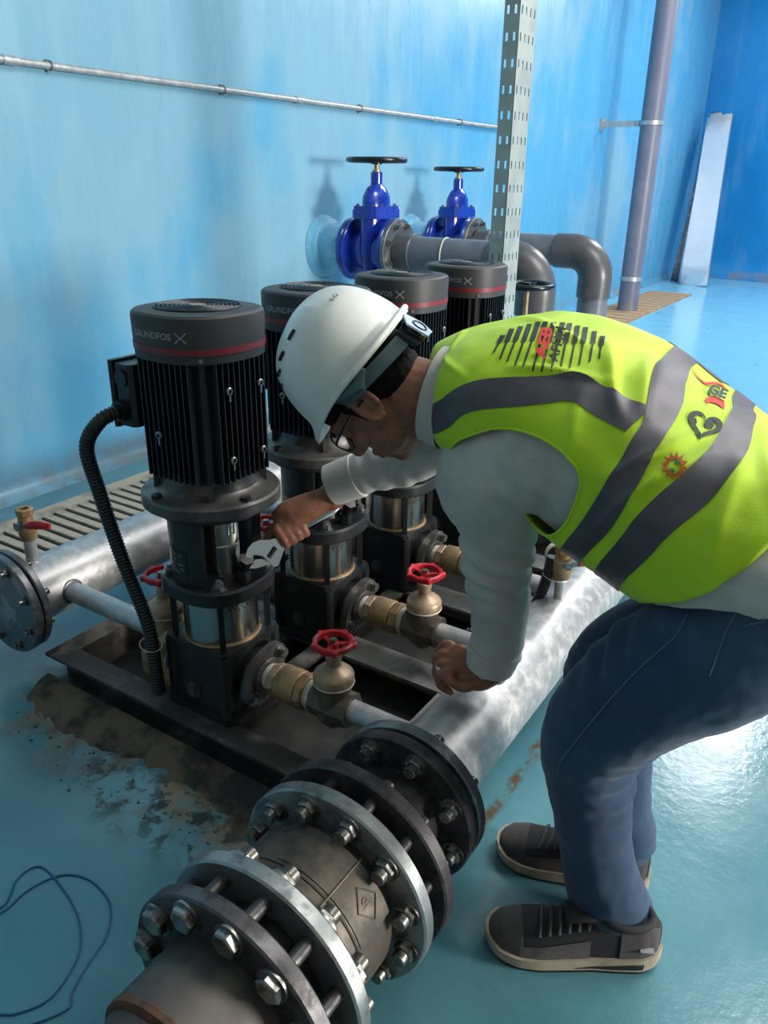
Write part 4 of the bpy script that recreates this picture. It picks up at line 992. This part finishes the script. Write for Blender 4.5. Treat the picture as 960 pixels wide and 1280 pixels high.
for a in np.linspace(.25, 2*PI-.25, 48):
    f, l = .100*math.cos(a)-.012, .0855*math.sin(a); d = .012*max(0, -math.cos(a))
    band.append([hp(f*k, .040-d-w, l*k) for w in (0, .026) for k in ((1., 1.03) if w == 0 else (1.03, 1.))]+[hp(f, .040-d, l)])
MB().grid(band).build('headband', 'strap_grey', hat)
MB().cyl(hp(-.012, .028, .086), hp(-.012, .028, .096), .016, n=24, bev=.003).tube([hp(.03, .045, .094), hp(.005, .036, .095), hp(-.02, .030, .095), hp(-.045, .04, .092)], [.006, .009, .012, .006], 10, True, .003, Uh).build('side_bracket', 'strap_grey', hat)
MB().cyl(hp(-.012, .028, .094), hp(-.012, .028, .0985), .0085, n=20).build('bracket_hole', 'black_plastic', hat)
MB().box(hp(-.108, .012, .012), (.02, .055, .036), Fh, Lh, bev=.006).cyl(hp(-.105, .012, .012), hp(-.128, .008, .012), .021, n=24, bev=.004).build('ratchet_knob', 'black_plastic', hat)
kp = hp(-.131, .012, .022)
MB().prism([kp+Uh*a+Lh*b_ for a, b_ in ((.030, -.012), (.014, .022), (-.024, .018), (-.026, -.010), (-.004, -.022))], Fh*-.003).build('rear_label', 'clearplastic', hat)
MB().torus(kp-Fh*.0035+Uh*-.004, Fh, .012, .0016, 24, 6).build('label_ring', 'black_plastic', hat)

# ------------------------------------------------------------------ clothing
def folds(p, amp, dirs):                          # soft cloth folds running across the given directions
    s = 0
    for (c, d, w, wl, a) in dirs:
        v = np.array(p)-c; r = np.linalg.norm(v)
        if r < w: s += a*(1-(r/w)**2)**2*math.sin((v@d)/wl*2*PI+2.5*noise.noise(Vector(p)*14))
    return s+amp*noise.noise(Vector(p)*22)+amp*.5*noise.noise(Vector(p)*50)
sh = MB(); tloft(sh, .03, 1, .0)
def sleeve(b, pts, rx, ry=None): b.limb(pts, rx, 24, sy=ry, k=6)
EL2 = at(619, 690, 1.345); CUL = at(618, 826, 1.502)
sleeve(sh, [torso(.50, 1.85, -.075), at(612, 594, 1.245), at(622, 650, 1.30), at(621, 710, 1.362), at(624, 760, 1.425), at(622, 806, 1.48), at(616, 832, 1.505)], [.10, .087, .068, .059, .054, .050, .036])
sh.ball(torso(.60, 2.1, -.065), .07)
CUR = at(432, 600, 1.615)
sleeve(sh, [torso(.28, -1.0, -.05), SHR, at(548, 545, 1.51), at(510, 572, 1.56), at(472, 585, 1.59), CUR], [.08, .075, .064, .056, .048, .038])
# open the right cuff and the collar: rolled edges added as separate rings below
drs = [(EL2, np.array((.1, 0, 1.)), .13, .045, .0075), (CUL, np.array((.3, 0, .9)), .10, .030, .006), (at(690, 590, 1.2), np.array((.7, 0, .7)), .14, .038, .007), (at(650, 560, 1.2), np.array((.9, .3, -.3)), .13, .034, .005),
       (at(490, 575, 1.58), np.array((.7, .5, .3)), .12, .04, .004)]
shirt = finish(remesh(sh, .006, 5), 'shirt', 'shirt', man, lambda p: folds(p, .0030, drs))
# sleeve hems
ca = (CUR-at(472, 585, 1.59)); ca /= np.linalg.norm(ca)
MB().lathe(CUR-ca*.03, ca, [(.047, 0), (.0455, .03), (.0445, .062), (.040, .064), (.039, .03)], 36).build('right_cuff', 'shirt', shirt)
cb = at(610, 845, 1.512)-at(624, 795, 1.47); cb /= np.linalg.norm(cb)
MB().lathe(at(619, 808, 1.483), cb, [(.052, 0), (.050, .02), (.046, .046), (.041, .048), (.040, .02)], 36).build('left_cuff', 'shirt', shirt)
# collar standing round the neck
cl_ = MB(); na_ = NB-hp(-.03, -.05, 0); na_ /= np.linalg.norm(na_)
cc = at(545, 493, 1.30)
P = []
for a in np.linspace(0, 2*PI, 41)[:-1]:
    x, y, _ = basis(na_); d = np.array(x)*math.cos(a)+np.array(y)*math.sin(a)
    P.append([cc+d*.085+na_*.03, cc+d*.080-na_*.004, cc+d*.074-na_*.006, cc+d*.074+na_*.03])
cl_.grid(P+[P[0]]).build('collar', 'shirt', shirt)

# jeans
je = MB(); tloft(je, .90, 1, -.004)
HIPC = np.array(torso(1, 0, -.1))
je.ball(HIPC+np.array((.03, .06, -.055)), (.135, .10, .125), n=28, m=18); je.ball(HIPC+np.array((.03, -.045, -.055)), (.135, .10, .125), n=28, m=18)
LTH = [torso(.99, .9, -.11), at(910, 806, 1.07), at(816, 852, 1.132), at(742, 918, 1.21), at(738, 985, 1.255), at(743, 1045, 1.29), at(752, 1095, 1.315), at(768, 1142, 1.338)]
je.limb(LTH, [.09, .102, .095, .080, .067, .059, .062, .068], 26, k=6)
RTH = [HPR+np.array((.0, 0, .03)), HPR*.5+KNR*.5, KNR, KNR*.6+ANR*.4, KNR*.25+ANR*.75, ANR+np.array((.004, 0, .03))]
je.limb(RTH, [.11, .098, .078, .064, .056, .055], 26, k=6)
KB = at(775, 950, 1.22)
dj = [(KB, np.array((.35, -.1, .9)), .12, .035, .006), (at(755, 1118, 1.34), np.array((.25, .05, 1.)), .09, .022, .009), (at(740, 800, 1.1), np.array((.8, 0, .5)), .12, .05, .005), (KNR, np.array((.2, 0, 1.)), .1, .03, .004), (ANR, np.array((.1, 0, 1.)), .08, .024, .005),
      (at(860, 800, 1.05), np.array((.5, .2, .8)), .14, .06, .003)]
jm = remesh(je, .006, 6)
jeans = finish(jm, 'jeans', 'jeans', man, lambda p: folds(p, .0025, dj))
bv = BVHTree.FromPolygons([v.co.copy()+V3(ROOT[man.name]) for v in jm.vertices], [tuple(p.vertices) for p in jm.polygons])
def shot(x, y, lift=.001):                        # where the sight line of a measured point first meets the jeans
    d = V3(at(x, y, 1)-CP).normalized(); h = bv.ray_cast(V3(CP), d); return (h[0]+h[1]*lift) if h[0] else V3(at(x, y, 1.1))
def seam(pts, name):
    MB().tube([shot(x, y) for x, y in spline([(a, b_, 0) for a, b_ in pts], 6)[:, :2]], .0013, 6).build(name, 'seam', jeans)
seam([(862, 762), (845, 795), (800, 835), (760, 878), (725, 920), (702, 950), (697, 965)], 'side_seam')
seam([(925, 757), (910, 785), (898, 815), (887, 845)], 'pocket_edge'); seam([(925, 757), (940, 762), (956, 764)], 'pocket_top'); seam([(928, 783), (944, 779), (957, 776)], 'pocket_stitching')

# ------------------------------------------------------------------ vest
VO = .016
def crease(u, v):                                 # sharper pulled folds in the cloth
    s = 0
    for (cu, cv_, du, dv, L, w, h) in CREASES:
        a = ((u-cu)*du+(v-cv_)*.27*dv); b_ = (-(u-cu)*dv+(v-cv_)*.27*du)
        if abs(a) < L: s += h*math.exp(-(b_/w)**2)*(1-(a/L)**2)
    return s
CREASES = [(.56, .45, .55, .83, .12, .010, .010), (.50, .72, .8, -.6, .10, .010, .007), (.60, .30, .45, .9, .12, .012, .008), (.58, 1.1, .3, .95, .12, .010, .006), (.16, .5, .4, .9, .10, .012, .006),
           (.70, .9, .25, -.97, .16, .008, .006), (.73, 1.2, .25, -.97, .2, .008, .006), (.86, 1.1, .2, .98, .2, .014, .007), (.88, .5, .5, .87, .16, .014, .006), (.25, 1.0, .9, .4, .12, .010, .005), (.40, .2, .9, .3, .14, .012, .006)]
def vest_off(u, v):                               # loose cloth: gentle folds and hanging hem
    w = .004*math.sin(9*u+3*math.sin(2*v))*math.sin(3*v+4*u)+.005*noise.noise(Vector((u*7, v*1.6, 3)))+.0022*noise.noise(Vector((u*20, v*4, 8)))
    return VO+w*min(1, 4*abs(u))+.016*max(0, u-.55)*(1-math.cos(v))+crease(u, v)
def vs_(u, v, off=0.): return torso(u, v, vest_off(u, v)+off)
def tab(*a):
    q = spline([(x, y, 0) for x, y in sorted(a)], 8); return lambda v: float(np.interp(v, q[:, 0], q[:, 1]))
HEM = tab((-3.2, .76), (-1.5, .86), (-.5, .90), (.5, .94), (1.25, .93), (1.61, .905), (2.0, .86), (2.375, .80), (3.2, .76))
B1L = tab((-3.2, .57), (-2, .50), (-1, .52), (-.12, .56), (.56, .64), (.89, .66), (1.53, .67), (2.38, .63), (3.2, .57))
B1R = tab((-3.2, .63), (-2, .56), (-1, .575), (-.28, .595), (.32, .67), (1.05, .71), (1.53, .72), (2.09, .69), (3.2, .63))
B2L = tab((-3.2, .68), (-2.2, .63), (-1.2, .64), (-.36, .68), (.16, .74), (.68, .77), (1.41, .75), (2.05, .72), (3.2, .68))
B2R = tab((-3.2, .73), (-2.2, .68), (-1.2, .69), (-.36, .73), (.28, .81), (.89, .83), (1.45, .81), (2.17, .765), (3.2, .73))
def hole(u, v):                                   # < 1 inside an armhole
    m = 9
    for s in (1, -1):
        d = (abs((u-.445)/.195)**2.6+abs((s*v+2*(u-.44)-(2.12 if s > 0 else 1.6))/.57)**2.6)**(1/2.6); m = min(m, d)
    return m
def clipped(P, F):                                # grid surface cut exactly along F = 0
    n, m = len(P), len(P[0]); V = {}; vs = []; fs = []
    def vid(i, j):
        if (i, j) not in V: V[i, j] = len(vs); vs.append(P[i][j])
        return V[i, j]
    def cut(a, b_):
        k = (min(a, b_), max(a, b_))
        if k not in V:
            p, q = k; t = F[p[0]][p[1]]/(F[p[0]][p[1]]-F[q[0]][q[1]]); V[k] = len(vs); vs.append(P[p[0]][p[1]]*(1-t)+P[q[0]][q[1]]*t)
        return V[k]
    for i in range(n-1):
        for j in range(m-1):
            quad = [(i, j), (i, j+1), (i+1, j+1), (i+1, j)]; f = [F[a][b_] for a, b_ in quad]
            if min(f) > 0: fs.append(tuple(vid(*q) for q in quad)); continue
            if max(f) <= 0: continue
            for tri in ((0, 1, 2), (0, 2, 3)):
                out = []
                for k in range(3):
                    a, b_ = quad[tri[k]], quad[tri[(k+1) % 3]]; fa, fb_ = f[tri[k]], f[tri[(k+1) % 3]]
                    if fa > 0: out.append(vid(*a))
                    if (fa > 0) != (fb_ > 0): out.append(cut(a, b_))
                if len(out) > 2: fs.append(tuple(out))
    return MB().add(vs, fs)
def vsheet(fuv, nu, nv, off):
    A = [[fuv(a, b_) for b_ in np.linspace(0, 1, nv)] for a in np.linspace(0, 1, nu)]
    P = [[vs_(u, v, off) for u, v in row] for row in A]; F = [[hole(u, v)-1 for u, v in row] for row in A]
    return clipped(P, F)
vb_ = vsheet(lambda a, b_: (.03+(HEM(-PI+2*PI*b_)-.03)*a, -PI+2*PI*b_), 110, 180, 0)
vest = vb_.build('safety_vest', 'vest', man, ang=180)
so = vest.modifiers.new('t', 'SOLIDIFY'); so.thickness = .003; so.offset = -1
for lo_, hi_ in ((B1L, B1R), (B2L, B2R)):
    vsheet(lambda a, b_: (lo_(-PI+2*PI*b_)*(1-a)+hi_(-PI+2*PI*b_)*a, -PI+2*PI*b_), 12, 200, .0016).build('hoop_band', 'tapeband', vest, ang=180)
SA = tab((.03, 1.75), (.21, 1.53), (.34, 1.25), (.44, 1.01), (.49, .84), (.53, .64), (.58, .60), (.65, .54)); SB = tab((.03, 2.1), (.21, 1.85), (.36, 1.53), (.47, 1.29), (.52, 1.09), (.55, .92), (.6, .90), (.67, .87))
for s in (1, -1):
    g_ = (lambda v: v) if s > 0 else (lambda v: .1-v)
    vsheet(lambda a, b_: (.035+.61*a, g_(SA(.035+.61*a)*(1-b_)+SB(.035+.61*a)*b_)), 70, 10, .0014).build('shoulder_band', 'tapeband', vest, ang=180)
# shirt tail hanging out below the vest
TAIL = tab((-3.2, .82), (-1.5, 1.), (1.4, 1.), (1.75, .945), (2.0, .885), (2.4, .82), (3.2, .80))
A = [[torso(min(1, HEM(v)-.05+(max(TAIL(v), HEM(v)+.01)-HEM(v)+.05)*a), v, vest_off(HEM(v)-.05, v)-.010+.006*a) for v in np.linspace(-PI, PI, 120)] for a in np.linspace(0, 1, 14)]
MB().grid(A).build('shirt_tail', 'shirt', shirt, ang=180)
# binding round the armhole edge
for s in (1, -1):
    pts = []
    for t in np.linspace(0, 2*PI, 90):
        c, q = math.cos(t), math.sin(t); du = .195*math.copysign(abs(c)**(2/2.6), c); dv = .57*math.copysign(abs(q)**(2/2.6), q)
        u = .445+du; v = s*((2.12 if s > 0 else 1.6)+dv-2*(u-.44)); pts.append(vs_(u, v, .0))
    MB().tube(pts, .0022, 8, False).build('armhole_binding', 'vest', vest, ang=180)
# printing on the back, laid on the cloth
vtree = BVHTree.FromPolygons(vb_.v, vb_.f)
def onvest(x, y, lift=.0016):
    d = V3(at(x, y, 1)-CP).normalized(); h = vtree.ray_cast(V3(CP), d)
    if not h[0]: return None
    n = h[1] if h[1].dot(d) < 0 else -h[1]; return h[0]+n*lift
def decal(polys, name, m, lift=.0016):
    b = MB()
    for p in polys:
        q = [onvest(x, y, lift) for x, y in p]
        if all(q) : b.add(q, [tuple(range(len(q)))])
    o = b.build(name, m, vest, False); o['kind'] = 'stuff'; return o
def quad(x0, y0, x1, y1, w0, w1, n=6):
    L = [(x0+(x1-x0)*i/n-(w0+(w1-w0)*i/n)/2, y0+(y1-y0)*i/n) for i in range(n+1)]; Rr = [(x0+(x1-x0)*i/n+(w0+(w1-w0)*i/n)/2, y0+(y1-y0)*i/n) for i in range(n+1)]
    return [(L[i], L[i+1], Rr[i+1], Rr[i]) for i in range(n)]
bars = []
tops = [(629, 420), (640, 412), (651, 409), (662, 406), (673, 403), (682, 403), (692, 404), (703, 404), (712, 405), (722, 408), (732, 410), (743, 415), (753, 421)]
bots = [(617, 442), (625, 450), (634, 453), (644, 458), (654, 459), (666, 464), (677, 465), (689, 464), (700, 464), (712, 461), (724, 457), (737, 453), (749, 450)]
for (x0, y0), (x1, y1) in zip(tops, bots):
    xm, ym = x0+(x1-x0)*.42, y0+(y1-y0)*.42; bars += quad(x0, y0, xm, ym, 6.5, 6.5, 4)+quad(xm, ym, x1, y1, 2.6, 2.2, 5)
decal(bars, 'stripe_oval_print', 'print_black')
def ptext(s, ox, oy, dx, dy, size, m, name, bold=.03, sx=1.):
    vs, fs = text_polys(s, 1, bold); L = math.hypot(dx, dy); dx /= L; dy /= L
    P = [onvest(ox+dx*x*size*sx-dy*y*size, oy+dy*x*size*sx+dx*y*size*-1*-1 if False else oy+dy*x*size*sx-dx*y*size*1.0, .0026) if False else onvest(ox+dx*x*size*sx+dy*y*size, oy+dy*x*size*sx-dx*y*size, .0045) for x, y in vs]
    o = MB().add(P, fs).build(name, m, vest, False); o['kind'] = 'stuff'
ptext('AEB', 680, 431, 12, -44, 19, 'print_red', 'red_lettering', .045, 1.15); ptext('AFHH', 697, 433, 12, -44, 17, 'print_black', 'black_lettering', .03, 1.0)
def pring(cx, cy, fn0, fn1, name, m, n=48):
    A = np.linspace(0, 2*PI, n+1); decal([[(cx+fn0(a)[0], cy+fn0(a)[1]), (cx+fn0(b_)[0], cy+fn0(b_)[1]), (cx+fn1(b_)[0], cy+fn1(b_)[1]), (cx+fn1(a)[0], cy+fn1(a)[1])] for a, b_ in zip(A[:-1], A[1:])], name, m)
def heart(k):
    def f(t):
        x = 16*math.sin(t)**3; y = -(13*math.cos(t)-5*math.cos(2*t)-2*math.cos(3*t)-math.cos(4*t)); c, q = math.cos(.35), math.sin(.35)
        x, y = x*1.35*k, (y+1)*1.12*k; return (x*c-y*q, x*q+y*c)
    return f
pring(880, 531, heart(1.05), heart(.70), 'heart_emblem', 'print_black')
decal([[(886+6.5*math.cos(t), 531+6*math.sin(t)) for t in np.linspace(0, 2*PI, 14)[:-1]], [(868+2.5*math.cos(t), 528+5*math.sin(t)) for t in np.linspace(0, 2*PI, 10)[:-1]]], 'heart_marks', 'print_black')
pring(843, 583, lambda t: (12*math.cos(t), 12.5*math.sin(t)), lambda t: (8.2*math.cos(t), 8.8*math.sin(t)), 'sun_emblem', 'print_orange', 24)
decal([[(843+11*math.cos(a-.2), 583+11.5*math.sin(a-.2)), (843+17.5*math.cos(a), 583+18.5*math.sin(a)), (843+11*math.cos(a+.2), 583+11.5*math.sin(a+.2))] for a in np.linspace(.2, 2*PI+.2, 13)[:-1]], 'sun_rays', 'print_orange')
decal([[(ox+4.6*(1 if q % 2 == 0 else .45)*math.cos(q*PI/5+.3), oy+4.6*(1 if q % 2 == 0 else .45)*math.sin(q*PI/5+.3)) for q in range(10)] for ox, oy in ((847, 578), (839.5, 588))], 'star_marks', 'print_green')
ptext('GE', 895, 493, 16, 6, 16, 'print_black', 'emblem_letters', .05, 1.2)
decal([[(881, 500), (887, 496), (887, 504), (882, 506)], [(887, 496), (896, 498), (896, 506), (887, 504)], [(896, 498), (905, 502), (905, 513), (896, 506)]], 'red_flag_print', 'print_red')
WV = spline([(865, 461, 0), (869, 468, 0), (874, 474, 0), (881, 480, 0), (888, 480, 0), (896, 480, 0), (903, 483, 0), (909, 489, 0)], 3)
decal([[(a[0]-1, a[1]-1.6), (b_[0]-1, b_[1]-1.6), (b_[0], b_[1]+1.6), (a[0], a[1]+1.6)] for a, b_ in zip(WV[:-1], WV[1:])], 'red_wave_print', 'print_red')

# ------------------------------------------------------------------ shoes
def shoe(name, heel, toe, label):
    heel = np.array((*heel, 0.)); toe = np.array((*toe, 0.)); ax = toe-heel; L = np.linalg.norm(ax); ax /= L; sd_ = np.cross((0, 0, 1.), ax); zz = np.array((0, 0, 1.))
    sx = [0, .04, .12, .25, .4, .55, .7, .82, .92, .975, 1.0]
    hw = [.012, .027, .035, .036, .036, .041, .047, .047, .040, .025, .008]
    tp = [.076, .086, .092, .094, .088, .076, .064, .057, .049, .040, .030]
    def W(s): return float(np.interp(s, sx, hw))
    def T(s): return float(np.interp(s, sx, tp))
    def at_(s, y, z): return heel+ax*(s*L)+sd_*(y+.006*math.sin(PI*s))+zz*z
    def solez(s): return .034-.012*s+.012*max(0, s-.75)
    P = []
    for s in np.concatenate([[0, .015, .04], np.linspace(.08, .92, 22), [.96, .985, 1.0]]):
        w = W(s)*.97; z0 = solez(s)-.006; h = T(s)-z0; row = []
        for j in range(17):
            a = PI*j/16; c, q = math.cos(a), math.sin(a); row.append(at_(s, w*math.copysign(abs(c)**.62, c), z0+h*abs(q)**.78))
        P.append(row)
    so = MB().grid(P).build(name, 'shoe_black', man, ang=60, label=label)
    def plan(z0, z1, k0, k1, nm, m, s0=0, s1=1, roll=1):
        S_ = np.linspace(s0, s1, 30); left = [(s, W(s)) for s in S_]; out = left+[(s, -w) for s, w in left[::-1]]
        rows = []
        for zf, k in ((z0, k0), (z0, k1), (z1, k1), (z1, k0*.96)):
            rows.append([at_(.5+(s-.5)*(1+.02*(k-1)*20), w*k+math.copysign(.0018, w), zf(s)) for s, w in out])
        q = MB().grid(rows, wrap=True); n = len(out); q.f += [tuple(range(n)), tuple(range(3*n, 4*n))]
        return q.build(nm, m, so, ang=40)
    lift = lambda s: .010*max(0, (s-.8)/.2)**1.5+.006*max(0, (.08-s)/.08)
    plan(lambda s: .0005+lift(s), lambda s: .009+lift(s), .98, 1.0, 'outsole', 'rubber')
    plan(lambda s: .009+lift(s), lambda s: max(.016, solez(s)+.002)+lift(s)*.6, 1.0, 1.07, 'midsole', 'sole')
    # dark wedge line along the heel half of the midsole
    for sg in (-1, 1):
        r0, r1 = [], []
        for s in np.linspace(.02, .5, 16):
            w = W(s)*1.07+.0025; k = (1-s/.5)
            r0.append(at_(s, sg*w, .013)); r1.append(at_(s, sg*w, .014+.011*min(1, k*1.6)))
        MB().grid([r0, r1]).build('sole_wedge', 'rubber', so)
    def patch(s0, s1, a0, a1, nm, m, off=.0018, ns=14, na=12):
        rows = []
        for s in np.linspace(s0, s1, ns):
            w = W(s)*.97; z0 = solez(s)-.006; h = T(s)-z0; r = []
            for a in np.linspace(a0, a1, na):
                c, q = math.cos(a), math.sin(a); p = at_(s, w*math.copysign(abs(c)**.62, c), z0+h*abs(q)**.78); n = p-at_(s, 0, z0+h*.3); n /= np.linalg.norm(n); r.append(p+n*off)
            rows.append(r)
        return MB().grid(rows).build(nm, m, so)
    patch(.80, .99, .02, PI-.02, 'toe_cap', 'shoe_grey'); patch(.42, .82, .02, .62, 'side_panel', 'shoe_grey'); patch(.42, .82, PI-.62, PI-.02, 'side_panel', 'shoe_grey')
    patch(.015, .25, .02, PI*.36, 'heel_panel', 'shoe_grey'); patch(.015, .25, PI*.64, PI-.02, 'heel_panel', 'shoe_grey')
    q = MB()
    for a0, a1 in ((.62, .62), (PI-.62, PI-.62)): pass
    for sg in (0, 1):
        pts = []
        for s in np.linspace(.80, .99, 8):
            a = PI/2+(-1 if sg else 1)*(1-((s-.80)/.19)*0)*(.9+(.99-s)*2.6)
            a = min(max(a, .35), PI-.35); w = W(s*.97)*.97; z0 = solez(s)-.006; h = T(s)-z0; c, qn = math.cos(a), math.sin(a); pts.append(at_(s*.965, w*math.copysign(abs(c)**.62, c), z0+h*abs(qn)**.78+.003))
        q.tube(pts, .001, 6)
    q.build('toe_stitching', 'lace', so)
    for i in range(6):
        s = .42+.055*i; pts = []
        for a in np.linspace(PI*.30, PI*.70, 9):
            w = W(s)*.97; z0 = solez(s)-.006; h = T(s)-z0; c, qn = math.cos(a), math.sin(a); pts.append(at_(s+.03*(c), w*math.copysign(abs(c)**.62, c), z0+h*abs(qn)**.78+.0035))
        MB().tube(pts, .0034, 8, True, .0016, (0, 0, 1)).build('lace', 'lace_dark', so)
    P = [at_(.22+.16*math.cos(t), .031*math.sin(t), .094+.006*math.cos(t)*.6) for t in np.linspace(0, 2*PI, 25)]
    MB().tube(P, .007, 10).build('ankle_collar', 'shoe_black', so)
    MB().tube([at_(.36, 0, .098), at_(.44, 0, .098), at_(.56, 0, .088)], [.022, .026, .024], 12, True, [.004, .005, .004], (sd_)).build('tongue', 'shoe_black', so)
    if name == 'left_shoe' or True:
        MB().box(at_(.10, W(.1)*.98+.0035, .055), (.022, .002, .010), ax, (0, 0, 1)).build('side_tag', 'ink', so, False)
    return so
shoe('left_shoe', (1.008, -.042), (.757, -.172), None)
shoe('right_shoe', (.955, .087), (.687, .022), None)
